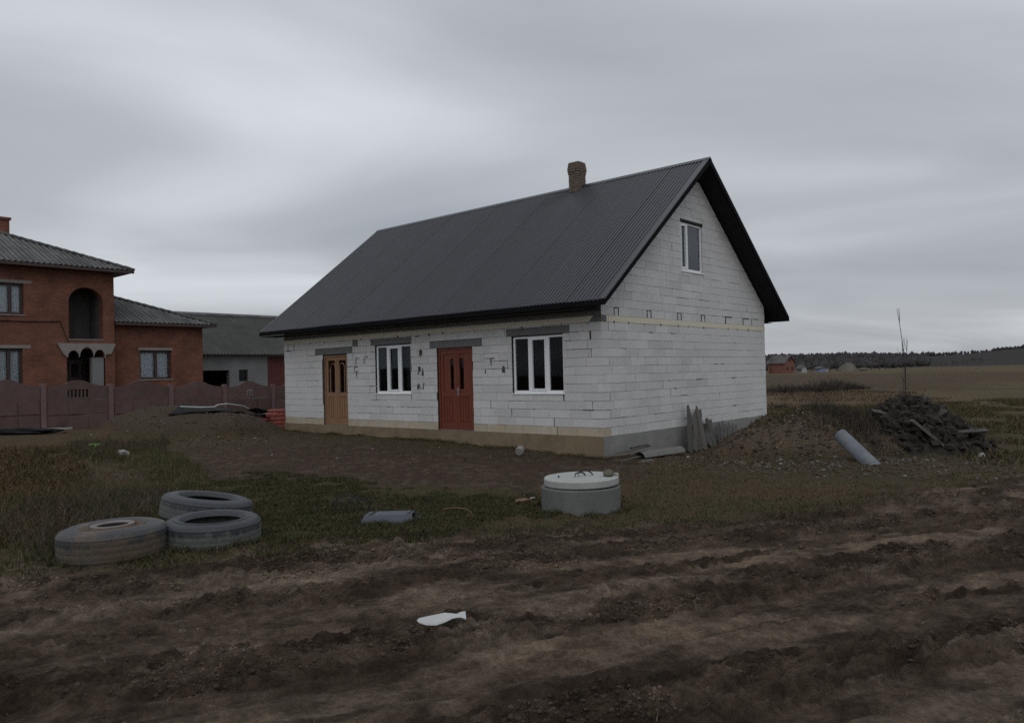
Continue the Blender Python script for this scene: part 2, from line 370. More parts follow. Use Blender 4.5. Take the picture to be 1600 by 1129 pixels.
def ground_fields(x, y):
    """height, base colour and a 'softness' of the ground at points x, y"""
    h = gh(x, y); d = np.hypot(x-CAM[0], y-CAM[1]); n = len(x)
    lf = fbm(x*.35, y*.35, 41, 4); mf = fbm(x*1.7, y*1.7, 43, 4); hf = fbm(x*7, y*7, 47, 4)
    q = (x-OR[0])*ROADV[0]+(y-OR[1])*ROADV[1]; p = (x-OR[0])*ROADP[0]+(y-OR[1])*ROADP[1]
    edge = sdist(P_road, x, y); road = sstep(-.45, .45, edge+1.3*mf+1.0*lf+.4*hf)
    near = sstep(32, 16, d)
    # churned mud
    ws = p+.35*fbm(q*.22, p*.5, 3, 3)*2+.10*fbm(q*.9, p*.9, 8, 2)*2
    bed = np.zeros(n); prof = np.zeros(n)
    for k, (pc, w_, dep, sd_) in enumerate([(-2.05, .34, .05, 1), (-1.1, .22, .035, 2), (-.35, .30, .055, 3), (.62, .2, .035, 4), (1.15, .27, .045, 5), (1.9, .18, .03, 6), (2.5, .3, .045, 7), (3.35, .22, .03, 8), (4.2, .25, .035, 9), (5.3, .25, .03, 10), (6.6, .3, .03, 11)]):
        wv = pc+.5*fbm(q*.16+sd_*7, 0*q+sd_, 60+sd_, 2)
        u = np.abs(ws-wv)/w_
        on = sstep(.36, .6, vnoise(q*.42+sd_*3.7, 0*q+sd_*1.3, 90+sd_)+.14)
        b_ = sstep(1.1, .75, u)*on
        prof += (-dep*sstep(1.25, .6, u)+dep*1.05*np.exp(-((u-1.45)/.28)**2))*on
        lug = np.sin(2*math.pi*(q/.15+.6*u))
        prof += .008*np.clip(lug*2.5, -1, 1)*b_*(vnoise(q*.4, p*.4+sd_, 33) > .5)
        bed = np.maximum(bed, b_)
    churn = 1-bed
    rid = 1-np.abs(fbm(q*1.4, p*3.0, 21, 5, .55))*4
    cl = np.clip(fbm(q*3.2, p*4.2, 25, 4, .6)+.02, 0, 1)
    clod = np.clip(vnoise(q*9, p*12, 29)-.62, 0, 1)*vnoise(q*1.3, p*2.5, 30)
    md = .42*prof+churn*(.010*rid+.08*cl+.16*clod)-.02 + .03*fbm(q*.5, p*1.6, 22, 3) + churn*.15*billow(q*4.2, p*5.4, 27)*(.35+1.3*np.clip(fbm(q*.5+3, p*1.1, 26, 3)+.3, 0, .7))
    md += bed*(.012*fbm(q*4, p*9, 28, 3))+(.25+.75*churn)*.085*billow(q*10, p*12, 24)
    soil = .05*fbm(x*2.2, y*2.2, 51, 5, .55)+.10*billow(x*3.2, y*3.2, 53)
    mnd = sstep(.05, .3, mound_h(x, y)); soil = soil*(1+.8*mnd)
    nst = fbm(q*.17+2, p*1.15, 35, 5, .52)*8+.25*fbm(q*1.3, p*2, 36, 3); fr_ = nst-np.floor(nst)
    md += .055*(np.floor(nst)+sstep(.40, .60, fr_)-nst)*(.5+churn*.5)
    h = h + near*(road*md*np.clip(.65+1.2*lf+.3, .5, 1.3)+(1-road)*soil) + (1-near)*.12*fbm(x*.15, y*.15, 55, 4)*sstep(20, 40, d)
    # colours
    def C(*c): return np.array(c)[None, :]
    def mix(a, b, t): return a*(1-t[:, None])+b*t[:, None]
    col = np.repeat(C(.060, .050, .030), n, 0)                                  # short brown-green turf
    col = mix(col, C(.075, .055, .035), sstep(-.05, .2, lf+.4*mf))
    g = sstep(-.4, .6, sdist(P_green, x, y)+2.2*mf); col = mix(col, C(.042, .040, .020), g*.75)
    yd = sstep(-.5, .6, sdist(P_yard, x, y)+3.0*mf+2.0*lf); col = mix(col, C(.054, .039, .029), yd)
    col = mix(col, C(.088, .068, .050), yd*sstep(.05, .25, hf+.7*mf)*.6)
    tn = sstep(-.5, .7, sdist(P_tan, x, y)+1.5*mf); col = mix(col, C(.095, .064, .036), tn)
    mn0 = mnd*sstep(-8, -5, x); col = mix(col, C(.062, .048, .037), mnd*.9); col = mix(col, C(.096, .075, .055), mn0*.9); col = mix(col, C(.125, .093, .062), mn0*sstep(.02, .3, mf+.5*hf)*.55)
    mud = mix(np.repeat(C(.036, .026, .019), n, 0), C(.066, .049, .036), sstep(-.14, .22, fbm(q*1.6, p*2.9, 44, 6, .62)))
    mud = mix(mud, C(.135, .102, .076), bed*sstep(-.10, .22, fbm(q*.8, p*1.9, 71, 5, .62))*.75)
    mud = mix(mud, C(.15, .118, .090), sstep(.08, .26, fbm(q*.6+9, p*1.7, 73, 6, .62))*.6)
    mud = mud*(1+1.0*fbm(q*9, p*11, 48, 4, .65)[:, None]+.4*hf[:, None])
    col = mix(col, mud*1.16, road)
    # far fields
    k = sstep(24, 40, d)
    ff = np.repeat(C(.105, .084, .048), n, 0); s_ = fbm(x*.05, y*.05, 81, 4)
    ff = mix(ff, C(.085, .06, .036), sstep(-.1, .2, s_+.5*lf))
    ff = mix(ff, C(.125, .09, .055), sstep(-2, 3, sdist(P_tanf, x, y)+14*lf))
    ff = mix(ff, C(.080, .060, .039), sstep(-3, 4, sdist(P_brownf, x, y)+16*lf))
    ff = mix(ff, C(.092, .076, .043), sstep(240, 420, d)*.8); ff = mix(ff, C(.034, .032, .031), sstep(380, 700, d))
    col = mix(col, ff, k)
    col = col*(1+.38*(1-k)[:, None])*np.array([[1.0, .985, .97]])
    return h, col*(1+.25*hf[:, None]), bed

def spaced(a, segs):
    o = [a]
    for (b, d0, gr, dmax) in segs:
        d = d0
        while o[-1] < b: o.append(o[-1]+d); d = min(d*gr, dmax)
    return np.array(o)
S1 = spaced(-60, [(-3, 4, 1, 4), (2.6, .5, 1, .5)]); S1 = S1[S1 < 2.6]
S = np.concatenate([S1, spaced(2.7, [(7.2, .015, 1.0, .015), (30, .015, 1.0125, .13), (4500, .11, 1.045, 90)])])
t1 = spaced(0, [(3.4, .019, 1, .019), (22, .019, 1.0165, .18), (4200, .16, 1.09, 150)])
T = np.concatenate([-t1[:0:-1], t1])
gs, gt = np.meshgrid(S, T, indexing='ij')
gx = (c2[0]+gs*f2[0]+gt*r2[0]).ravel(); gy = (c2[1]+gs*f2[1]+gt*r2[1]).ravel()
GHt, GC, GB = ground_fields(gx, gy)
ns, ntt = len(S), len(T); I = np.arange(ns*ntt).reshape(ns, ntt)
F = np.stack([I[:-1, :-1].ravel(), I[:-1, 1:].ravel(), I[1:, 1:].ravel(), I[1:, :-1].ravel()], 1)
M_ground = mat('soil_and_mud', (0, 0, 0), .9, .45, 26, 1.0, 34, attr=True, spec=.06, bdist=.07)
ground = np_mesh('ground', np.stack([gx, gy, GHt], 1), F, M_ground, color=GC, smooth=True); tag(ground, kind='structure')
GZ = GHt.reshape(ns, ntt)
def zmesh(x, y):
    """height of the built ground mesh"""
    x = np.atleast_1d(np.asarray(x, float)); y = np.atleast_1d(np.asarray(y, float))
    s_ = (x-c2[0])*f2[0]+(y-c2[1])*f2[1]; t_ = (x-c2[0])*r2[0]+(y-c2[1])*r2[1]
    i = np.clip(np.searchsorted(S, s_)-1, 0, ns-2); j = np.clip(np.searchsorted(T, t_)-1, 0, ntt-2)
    a = np.clip((s_-S[i])/(S[i+1]-S[i]), 0, 1); b = np.clip((t_-T[j])/(T[j+1]-T[j]), 0, 1)
    return (GZ[i, j]*(1-a)+GZ[i+1, j]*a)*(1-b)+(GZ[i, j+1]*(1-a)+GZ[i+1, j+1]*a)*b
def cell(x, y):
    s_ = (x-c2[0])*f2[0]+(y-c2[1])*f2[1]; t_ = (x-c2[0])*r2[0]+(y-c2[1])*r2[1]
    return np.clip(np.searchsorted(S, s_)-1, 0, ns-2)*ntt+np.clip(np.searchsorted(T, t_)-1, 0, ntt-2)
def zg(x, y): return float(zmesh(x, y)[0])

# ------------------------------------------------------------------ the white block house
L_, W_, Z0 = 12.84, 8.88, .40
OVE, OVN, OVF = .60, .53, .45
EZ, RZ = 3.452, 7.446
SLP = (RZ-EZ)/(W_/2+OVE); ANG = math.atan(SLP)
def roof_z(y): return EZ+SLP*(min(y, W_-y)+OVE)
ZB = Z0+2.6; ZT = ZB+.145
house = thing('block_house', 'unfinished house of white aerated blocks under a steep dark metal roof', 'house', (0, 0, 0))

def rects_minus(x0, x1, z0, z1, holes):
    """split a rectangle into rectangles around holes"""
    holes = [h for h in holes if h[2] < z1-1e-6 and h[3] > z0+1e-6 and h[0] < x1 and h[1] > x0]
    xs = sorted({x0, x1, *[min(max(h[0], x0), x1) for h in holes], *[min(max(h[1], x0), x1) for h in holes]})
    zs = sorted({z0, z1, *[min(max(h[2], z0), z1) for h in holes], *[min(max(h[3], z0), z1) for h in holes]})
    o = []
    for a, b in zip(xs, xs[1:]):
        run = None
        for c, d in zip(zs, zs[1:]):
            mx_, mz_ = (a+b)/2, (c+d)/2
            if any(h[0] < mx_ < h[1] and h[2] < mz_ < h[3] for h in holes):
                if run: o.append(run); run = None
            elif run: run = (a, b, run[2], d)
            else: run = (a, b, c, d)
        if run: o.append(run)
    return o
D1 = (-10.66, -9.40, .40, 2.575); W1 = (-8.05, -6.48, 1.37, 2.77); D2 = (-5.41, -4.06, .40, 2.60); W2 = (-2.70, -1.09, 1.37, 2.77)
LINT = [(-11.06, -9.13, 2.60, 2.79), (-8.23, -6.42, 2.79, 2.97), (-5.67, -3.74, 2.60, 2.79), (-2.86, -.90, 2.79, 2.97)]
VENT = (-9.12, -8.85, 2.80, 2.995)
front_holes = [D1, W1, D2, W2]+LINT+[VENT]
GW = (3.75, 4.94, 4.455, 5.76); GL = (3.74, 4.95, 5.76, 5.80)

def blocks_for(x0, x1, ncourse, zbase, holes, clip=None, seed=1):
    """list of (a, b, c, d) blocks laid in half bond along one wall"""
    rr = random.Random(seed); res = []
    for k in range(ncourse):
        z_a = zbase+.2*k; z_b = z_a+.2; sft = [0, .31, .12, .42][k % 4]+rr.uniform(-.05, .05)
        xa, xb = x0, x1
        if clip:
            xa, xb = max(x0, clip(z_a)[0]), min(x1, clip(z_a)[1])
            if xb-xa < .15: continue
        cuts = [xa]; c = x0+sft
        while c < xb-.12:
            if c > xa+.12: cuts.append(c)
            c += .6 if rr.random() > .1 else rr.uniform(.28, .5)
        cuts.append(xb)
        for a, b in zip(cuts, cuts[1:]):
            for (p_, q_, r_, s_) in rects_minus(a, b, z_a, z_b, holes):
                if q_-p_ > .04 and s_-r_ > .03: res.append((p_, q_, r_, s_, k))
    return res
allb = []   # (wall, a, b, c, d, course)
for b in blocks_for(-L_, 0, 13, Z0, front_holes, seed=3): allb.append(('front', *b))
for b in blocks_for(0, W_, 13, Z0, [], seed=5): allb.append(('gable', *b))
for b in blocks_for(0, W_, 19, ZT, [GW, GL], clip=lambda z: ((z-EZ+.16)/SLP-OVE, W_-((z-EZ+.16)/SLP-OVE)), seed=9): allb.append(('gable', *b))

def pix(P): d = np.asarray(P)-CAM; k = d@FW; return FPX*(d@RT)/k, FPX*(d@UP)/k
def area(b):
    w, a, b_, c, d, k = b
    P = (lambda u, z: (u, 0, z)) if w == 'front' else (lambda u, z: (0, u, z))
    p0, p1, p2 = pix(P(a, c)), pix(P(b_, c)), pix(P(a, d))
    ar = abs((p1[0]-p0[0])*(p2[1]-p0[1])-(p1[1]-p0[1])*(p2[0]-p0[0]))
    return ar*(.2 if (w == 'front' and c > ZB) else 1)
allb.sort(key=area, reverse=True)
# walls: dark joint core of each wall, with the openings left out; blocks stand 12 mm proud of it
wf = MB()
for (a, b, c, d) in rects_minus(-L_+.01, -.012, Z0, ZB, [D1, W1, D2, W2]): wf.box(a, b, .012, .29, c, d)
wf.box(-L_+.01, -.012, .012, .29, ZB, 3.75); front_wall = wf.build('front_wall', M_gap, house)
wg = MB()
for (a, b, c, d) in rects_minus(.291, W_-.012, Z0, ZT, []): wg.box(-.29, -.012, a, b, c, d)
yl = lambda z: (z-EZ+.2)/SLP-OVE
zz = [ZT, GW[2], GW[3], 6.95]
for z_a, z_b in zip(zz, zz[1:]):
    for side in (0, 1):
        if z_a == GW[2]:
            pts = [(max(yl(z_a), .02), z_a), (GW[0], z_a), (GW[0], z_b), (max(yl(z_b), .02), z_b)]
        else:
            pts = [(max(yl(z_a), .02), z_a), (W_/2, z_a), (W_/2, z_b), (min(max(yl(z_b), .02), W_/2), z_b)]
        if z_a == ZT: pts = [(.02, z_a), (W_/2, z_a), (W_/2, z_b), (yl(z_b), z_b), (.02, roof_z(.02)-.2)]
        if side: 
            pts = [(W_-y_, z_) for (y_, z_) in pts]
            if z_a == GW[2]: pts = [(max(p_[0], GW[1]) if p_[0] < W_/2+.8 else p_[0], p_[1]) for p_ in pts]
        wg.prism(pts, 'x', -.29, -.012)
gable_wall = wg.build('gable_wall', M_gap, house)
def block_geo(mb, b, rr):
    w, a, b_, c, d, k = b
    gl = rr.choice([.0015, .002, .003, .004]); gr = rr.choice([.0015, .002, .003, .004]); gz = rr.choice([.003, .004, .005])
    wide = .16 if (k in (1, 2, 3, 12) or w == 'front') else .06
    if rr.random() < wide*.6: gl += rr.uniform(.01, .024)
    if rr.random() < .10 and (w == 'front' or k < 4): gz += rr.uniform(.003, .009)
    pr = rr.uniform(-.004, .004); j = .002
    a_, e_ = a+gl, b_-gr; c_, d_ = c+gz*.5, d-gz
    if w == 'front':
        if b_ > -.001 and k % 2 == 1 : e_ = -.302
        if e_-a_ < .03: return False
        mb.box(a_, e_, pr, .285, c_, d_, jit=j)
    else:
        if a < .001 and c > ZB: a_ = .002
        elif a < .001 and k % 2 == 0: a_ = .302
        if e_-a_ < .03: return False
        pts = [(a_, c_), (e_, c_), (e_, d_), (a_, d_)]
        if c > ZB:                               # cut along the roof slope
            for sg in (1, -1):
                q = []; val = lambda p: ((p[0] if sg > 0 else W_-p[0])-yl(p[1]))
                for i in range(len(pts)):
                    p0, p1 = pts[i], pts[(i+1) % len(pts)]; v0, v1 = val(p0), val(p1)
                    if v0 >= 0: q.append(p0)
                    if (v0 >= 0) != (v1 >= 0): t = v0/(v0-v1); q.append((p0[0]+(p1[0]-p0[0])*t, p0[1]+(p1[1]-p0[1])*t))
                pts = q
                if len(pts) < 3: return False
        if len(pts) == 4 and abs(pts[0][0]-pts[3][0]) < 1e-6 and abs(pts[1][0]-pts[2][0]) < 1e-6: mb.box(-.285, -pr, a_, e_, c_, d_, jit=j)
        else: mb.prism(pts, 'x', -.285, -pr)
    return True
rr = random.Random(21); rest = {'front': MB(), 'gable': MB(), 'stained': MB()}; cnt = 0
for b in allb:
    stain = b[0] == 'front' and b[5] == 0 and b[3] < 1
    m_ = M_blockst if stain else M_block
    if cnt < 292:
        mb = MB()
        if block_geo(mb, b, rr): mb.build('block', m_, front_wall if b[0] == 'front' else gable_wall); cnt += 1
    else: block_geo(rest['stained' if stain else b[0]], b, rr)
tag(rest['front'].build('blockwork', M_block, front_wall), kind='stuff')
tag(rest['gable'].build('blockwork', M_block, gable_wall), kind='stuff')
if rest['stained'].v: tag(rest['stained'].build('blockwork', M_blockst, front_wall), kind='stuff')
MB().box(-L_, -.001, .0, .285, ZT, 3.72).build('eave_course', M_eave, house)
# black chips and mortar smears where pins and broken corners show
ms = MB(); rr = random.Random(5)
def smear(u, z, w_, h_, wall='front'):
    t = random.uniform(-.006, .006)
    if wall == 'front': ms.box(u-w_/2, u+w_/2, -.007, .02, z-h_/2, z+h_/2, jit=min(.013, .45*min(w_, h_)))
    else: ms.box(-.02, .009, u-w_/2, u+w_/2, z-h_/2, z+h_/2, jit=.006)
for (u, z) in ((-6.08, 2.48), (-6.06, 1.98), (-6.05, 1.58)):        # rows of marks between window and door
    for _ in range(5): smear(u+rr.uniform(-.13, .13), z+rr.uniform(-.08, .08), rr.choice([.02, .03, .1]), rr.choice([.02, .1, .14]))
    smear(u-.1, z, .025, .17); smear(u+.08, z, .025, .17)
for (u, z) in ((-8.95, 2.35), (-8.93, 1.95), (-9.05, 2.1), (-8.55, 2.38)):
    smear(u, z, .03, .22); smear(u+.09, z+.09, .16, .02)
smear(-3.5, 2.27, .42, .02); smear(-3.4, 2.17, .03, .17); smear(-2.98, 1.98, .09, .16); smear(-3.6, 1.95, .03, .12); smear(-6.2, 2.97, .17, .03)
smear(-12.45, 2.79, .55, .03); smear(-12.6, 2.87, .03, .2); smear(-12.25, 2.88, .02, .2)
for u in np.arange(-12.4, -.3, .93): smear(u+rr.uniform(-.2, .2), 3.0, .045, .045)
for u in np.arange(.5, 8.6, .72): smear(u+rr.uniform(-.1, .1), 3.005, .035, .06, 'g')
for u in (.62, 2.05, 3.55, 4.85):
    smear(u-.09, 3.245, .03, .17, 'g'); smear(u+.09, 3.245, .03, .17, 'g'); smear(u, 3.335, .18, .02, 'g')
for u in (6.2, 7.35, 7.95): smear(u, 3.25, .035, .2, 'g'); smear(u+.2, 3.345, .4, .02, 'g')
for _ in range(14): smear(rr.uniform(.5, 8.4), Z0+.2*rr.randint(1, 12), rr.uniform(.04, .35), .014, 'g')
for _ in range(16):
    u = rr.uniform(-12.6, -.4); z = Z0+.2*rr.randint(1, 11)
    if not any(h[0]-.1 < u < h[1]+.1 and h[2]-.05 < z < h[3]+.05 for h in front_holes): smear(u, z, rr.uniform(.04, .3), .016)
tag(ms.build('mortar_smear', M_smear, front_wall), kind='stuff')
bd = MB().box(-L_, .006, -.006, .28, ZB+.002, ZT-.004); bd.build('insulation_band', M_band, house)
MB().box(-.28, .007, .29, W_, ZB+.002, ZT-.004).build('insulation_band', M_band, house)
cp_ = MB().prism([(-.33, ZB+.004), (.011, ZB+.004), (.011, ZT), (-.2, ZT)], 'y', -.011, .2); cp_.build('mortar_patch', M_lintel, house)
for (a, b, c, d) in LINT: MB().box(a, b, -.012, .285, c+.004, d-.004, jit=.003).build('lintel', M_lintel, house)
MB().box(VENT[0], VENT[1], .004, .2, VENT[2]+.004, VENT[3]-.004).build('patch_block', M_lintel, house)
MB().box(-.2, .004, GL[0]-.02, GL[1]+.02, GL[2]+.003, GL[3]+.03).build('lintel', M_gap, house)
# foundation, back and far walls, floor, ceiling, partition
MB().box(-L_-.02, .0, -.035, .4, -.6, Z0-.003).build('foundation', M_found_f, house)
MB().box(-.4, .028, -.02, W_+.02, -.6, Z0-.004).build('foundation', M_found_g, house)
MB().box(-L_-.02, -.41, W_-.4, W_+.02, -.6, Z0-.004).build('foundation', M_found_g, house)
MB().box(-L_+.01, -.30, W_-.3, W_, Z0, 3.75).build('rear_wall', M_block, house)
fg = MB().prism([(.31, Z0), (W_-.31, Z0), (W_-.31, roof_z(W_-.31)-.2), (W_/2, 7.15), (.31, roof_z(.31)-.2)], 'x', -L_, -L_+.3); fg.build('gable_wall', M_block, house)
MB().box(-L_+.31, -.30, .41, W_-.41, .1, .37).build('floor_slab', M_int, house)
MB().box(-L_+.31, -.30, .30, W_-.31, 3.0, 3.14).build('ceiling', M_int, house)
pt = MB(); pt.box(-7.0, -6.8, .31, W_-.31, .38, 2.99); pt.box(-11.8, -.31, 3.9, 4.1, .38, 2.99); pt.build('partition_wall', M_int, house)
st = MB(); st.box(-3.3, -2.0, 2.4, 3.0, .38, 1.5); st.box(-3.2, -2.1, 2.45, 2.95, 1.51, 2.1); st.build('brick_stack', M_intbrick, house)

def window(root, x0, x1, z0, z1, fixed, axis, setback, fm=M_pvc, gm=M_glass, fw_=.075):
    """PVC window: frame, mullions, sash and panes; axis 'y' = in a wall of constant Y"""
    w = MB(); P = []
    def bx(mb, a, b, c, d, n0, n1):
        if axis == 'y': mb.box(a, b, n0, n1, c, d)
        else: mb.box(-n1, -n0, a, b, c, d)
    s = setback
    bx(w, x0, x1, z0, z0+fw_*.9, s, s+.07); bx(w, x0, x1, z1-fw_*.7, z1, s, s+.07)
    bx(w, x0, x0+fw_*.7, z0+fw_*.9, z1-fw_*.7, s, s+.07); bx(w, x1-fw_*.7, x1, z0+fw_*.9, z1-fw_*.7, s, s+.07)
    fr = w.build('window', fm, root)
    for (m0, m1) in fixed['mull']:
        mb = MB(); bx(mb, m0, m1, z0+fw_*.9, z1-fw_*.7, s-.004, s+.066); mb.build('mullion', fm, fr)
    for (a, b) in fixed['sash']:
        mb = MB(); q = .045
        bx(mb, a, b, z0+fw_*.9+.002, z0+fw_*.9+q, s-.018, s+.05); bx(mb, a, b, z1-fw_*.7-q, z1-fw_*.7-.002, s-.018, s+.05)
        bx(mb, a, a+q, z0+fw_*.9+q, z1-fw_*.7-q, s-.018, s+.05); bx(mb, b-q, b, z0+fw_*.9+q, z1-fw_*.7-q, s-.018, s+.05)
        mb.build('sash', fm, fr)
    for (a, b) in fixed['pane']:
        mb = MB(); bx(mb, a, b, z0+fw_*.8, z1-fw_*.6, s+.028, s+.036); mb.build('pane', gm, fr)
    return fr
def front_window(h):
    a, b = h[0]+.02, h[1]-.0; w = b-a
    m = [(a+w*.30, a+w*.355), (a+w*.655, a+w*.71)]
    fr = window(house, a, b, h[2]+.01, h[3], dict(mull=m, sash=[(m[0][1], m[1][0])], pane=[(a+.04, m[0][0]+.01), (m[0][1], m[1][0]), (m[1][1]-.01, b-.04)]), 'y', .05)
    sl_ = MB().box(h[0]-.01, h[1]+.015, -.02, .05, h[2]-.012, h[2]+.012); sl_.build('sill', M_pvc, fr)
front_window(W1); front_window(W2)
fr = window(house, GW[0]+.01, GW[1]-.01, GW[2]+.01, GW[3], dict(mull=[(4.10, 4.18)], sash=[(3.79, 4.10)], pane=[(3.80, 4.11), (4.17, 4.91)]), 'x', .045, gm=M_glassr)
MB().box(-.20, -.185, GW[0]+.01, GW[1]-.01, GW[2]+.02, GW[3]-.02).build('reflection_blind', mat('reflection_blind', (.30, .35, .38), .9, .1, 2), fr)  # blind coloured pale blue to imitate sky reflected in the pane
MB().box(-.04, .025, GW[0]-.01, GW[1]+.01, GW[2]-.02, GW[2]+.008).build('sill', M_pvc, fr)

def double_door(D, wood, glassy, arch):
    x0, x1, z0, z1 = D; s = .06
    fr = MB()
    fr.box(x0+.02, x0+.08, s-.02, s+.1, z0+.01, z1); fr.box(x1-.05, x1, s-.02, s+.1, z0+.01, z1); fr.box(x0+.08, x1-.05, s-.02, s+.1, z1-.06, z1)
    d = fr.build('door_frame', wood, house)
    a, b = x0+.085, x1-.055; mid = (a+b)/2
    for i, (p_, q_) in enumerate(((a, mid-.004), (mid+.004, b))):
        lf = MB(); w = q_-p_; zt = z1-.065
        zm = z0+.95
        lf.box(p_, q_, s+.03, s+.06, z0+.02, zm)                         # lower back board
        lf.box(p_, p_+.1, s, s+.06, z0+.021, zt); lf.box(q_-.1, q_, s, s+.06, z0+.021, zt)
        lf.box(p_+.1, q_-.1, s, s+.06, z0+.021, z0+.22); lf.box(p_+.1, q_-.1, s, s+.06, zm-.06, zm+.06); lf.box(p_+.1, q_-.1, s, s+.06, zt-.1, zt)
        leaf = lf.build('door', wood, house)
        inner = w-.2
        if arch:    # two tall lights with an arched bar each
            gx0, gx1 = p_+.1, q_-.1; cxm = gx0+inner*(.62 if i == 0 else .38)
            pn = MB().box(gx0-.004, gx1+.004, s+.026, s+.034, zm+.055, zt-.095); pn.build('pane', M_glassr, leaf)
            br = MB(); br.box(cxm-.135, cxm-.105, s+.01, s+.05, zm+.06, zt-.35); br.box(cxm+.105, cxm+.135, s+.01, s+.05, zm+.06, zt-.35) if 0 else None
            pts = [(cxm+.12*math.cos(t), s+.03, zt-.35+.16*math.sin(t)) for t in np.linspace(0, math.pi, 9)]
            br.tube(pts, .016, 6); br.tube([(cxm+.12, s+.03, zm+.05), (cxm+.12, s+.03, zt-.35)], .016, 6); br.tube([(cxm-.12, s+.03, zm+.05), (cxm-.12, s+.03, zt-.35)], .016, 6)
            br.tube([(cxm-.12, s+.03, zt-.42), (gx0, s+.03, zt-.42)], .014, 6); br.build('glazing_bar', wood, leaf)
            lower = MB(); 
            for k in range(3): lower.box(gx0+.015+k*inner/3, gx0-.012+(k+1)*inner/3, s+.012, s+.045, z0+.24, zm-.08)
            lower.box(gx0+.03, gx1-.03, s+.006, s+.03, zm-.07, zm-.02)
            lower.build('panel', wood, leaf)
        else:       # narrow arched lights beside the meeting stiles
            gx0, gx1 = p_+.1, q_-.1
            c = gx1-.07 if i == 0 else gx0+.07
            bk = MB()
            for (u, v) in ((gx0-.005, c-.075), (c+.075, gx1+.005)):
                if v-u > .02: bk.box(u, v, s+.02, s+.055, zm+.055, zt-.095)
            pts = [(c-.077, zt-.095), (c-.077, zt-.34)]+[(c+.077*math.cos(t)*(1), zt-.34+.13*math.sin(t)) for t in np.linspace(math.pi, 0, 8)]+[(c+.077, zt-.34), (c+.077, zt-.095)]
            bk.prism(pts, 'y', s+.02, s+.055); bk.box(c-.077, c+.077, s+.02, s+.055, zm+.055, zm+.14); bk.build('panel', wood, leaf)
            MB().box(c-.08, c+.08, s+.037, s+.045, zm+.12, zt-.2).build('pane', M_glass, leaf)
            lower = MB()
            n_ = 4
            for k in range(n_): lower.box(gx0+.01+k*inner/n_, gx0-.008+(k+1)*inner/n_, s+.012, s+.045, z0+.23, zm-.07)
            lower.build('panel', wood, leaf)
        if i == 1: 
            hd = MB(); hd.box(p_+.03, p_+.065, s-.012, s+.002, z0+.93, z0+1.13); hd.tube([(p_+.045, s-.04, z0+1.06), (p_+.15, s-.045, z0+1.06)], .009); hd.build('handle', M_metal, leaf)
    MB().box(x0+.02, x1, s-.02, s+.12, z0-.004+.002, z0+.018).build('threshold', M_lintel, house)
double_door(D1, M_doorY, True, True)
double_door(D2, M_doorR, True, False)
# dark plaster reveal left of the varnished door
MB().box(D1[0]-.03, D1[0]+.018, -.007, .05, 1.05, 2.45).build('jamb_patch', M_smear, house)

# roof: deck, ribbed sheets, verge, ridge, eave trims
rx0, rx1 = -L_-OVF, OVN
roof = empty('roof'); roof.parent = house
dk = MB(); th = .11
for sgn in (0, 1):
    Y = (lambda y: y) if not sgn else (lambda y: W_-y)
    dk.prism([(Y(-OVE+.02), EZ-.03), (Y(W_/2), RZ-.03), (Y(W_/2), RZ-.03-th), (Y(-OVE+.02), EZ-.03-th*.9)], 'x', rx0+.03, rx1-.03)
dk.build('roof_deck', M_soffit, roof)
pitch, nper = .1064, 10
def sheet_mesh(w):
    """one ribbed sheet, local x across, local y up the slope, z out of the roof"""
    prof = []; n = int(round(w/pitch)); dx = w/n
    for i in range(n):
        prof += [(i*dx, 0), (i*dx+dx*.52, 0), (i*dx+dx*.64, .024), (i*dx+dx*.88, .024)]
    prof.append((w, 0))
    Ls = math.hypot(W_/2+OVE, RZ-EZ); v = []; f = []
    ys = np.linspace(-.03, Ls-.02, 5)
    for (x, z) in prof:
        for y in ys: v.append((x, y, z))
    m = len(ys)
    for i in range(len(prof)-1):
        for j in range(m-1): f.append((i*m+j, (i+1)*m+j, (i+1)*m+j+1, i*m+j+1))
    # folded under at the eave so that the sheet edge has thickness
    for i in range(len(prof)):
        v.append((prof[i][0], ys[0], prof[i][1]-.012))
    o = len(prof)*m
    for i in range(len(prof)-1): f.append((i*m, o+i, o+i+1, (i+1)*m))
    me = bpy.data.meshes.new('roof_sheet'); me.from_pydata(v, [], f); me.materials.append(M_roof); me.update(); return me
nsheet = 13; wsh = (rx1-rx0)/nsheet; sm = sheet_mesh(wsh)
for i in range(nsheet):
    for sgn in (0, 1):
        o = bpy.data.objects.new('roof_sheet', sm); COL.objects.link(o); o.parent = roof
        if not sgn:
            o.rotation_euler = (ANG, 0, 0); o.location = (rx0+i*wsh, -OVE, EZ-.012+.006*(i % 2)+random.uniform(0, .003))
        else:
            o.rotation_euler = (ANG, 0, math.pi); o.location = (rx0+(i+1)*wsh, W_+OVE, EZ-.012+.003*(i % 2))
for sgn in (0, 1):
    Y = (lambda y: y) if not sgn else (lambda y: W_-y)
    for (xa, xb, xc) in ((rx1-.14, rx1+.015, 1), (rx0-.015, rx0+.12, 0)):
        MB().prism([(Y(-OVE-.02), EZ-.035+.03), (Y(W_/2), RZ+.018), (Y(W_/2), RZ-.002), (Y(-OVE-.02), EZ-.035+.01)], 'x', xa, xb).build('verge_flashing', M_roof, roof)
for sgn in (0, 1):
    Y = (lambda y: y) if not sgn else (lambda y: W_-y)
    for (xa, xb) in ((rx1-.022, rx1+.012), (rx0-.012, rx0+.022)):
        MB().prism([(Y(-OVE-.018), EZ-.03), (Y(W_/2), RZ-.006), (Y(W_/2), RZ-.17), (Y(-OVE-.018), EZ-.15)], 'x', xa, xb).build('barge_board', M_black, roof)
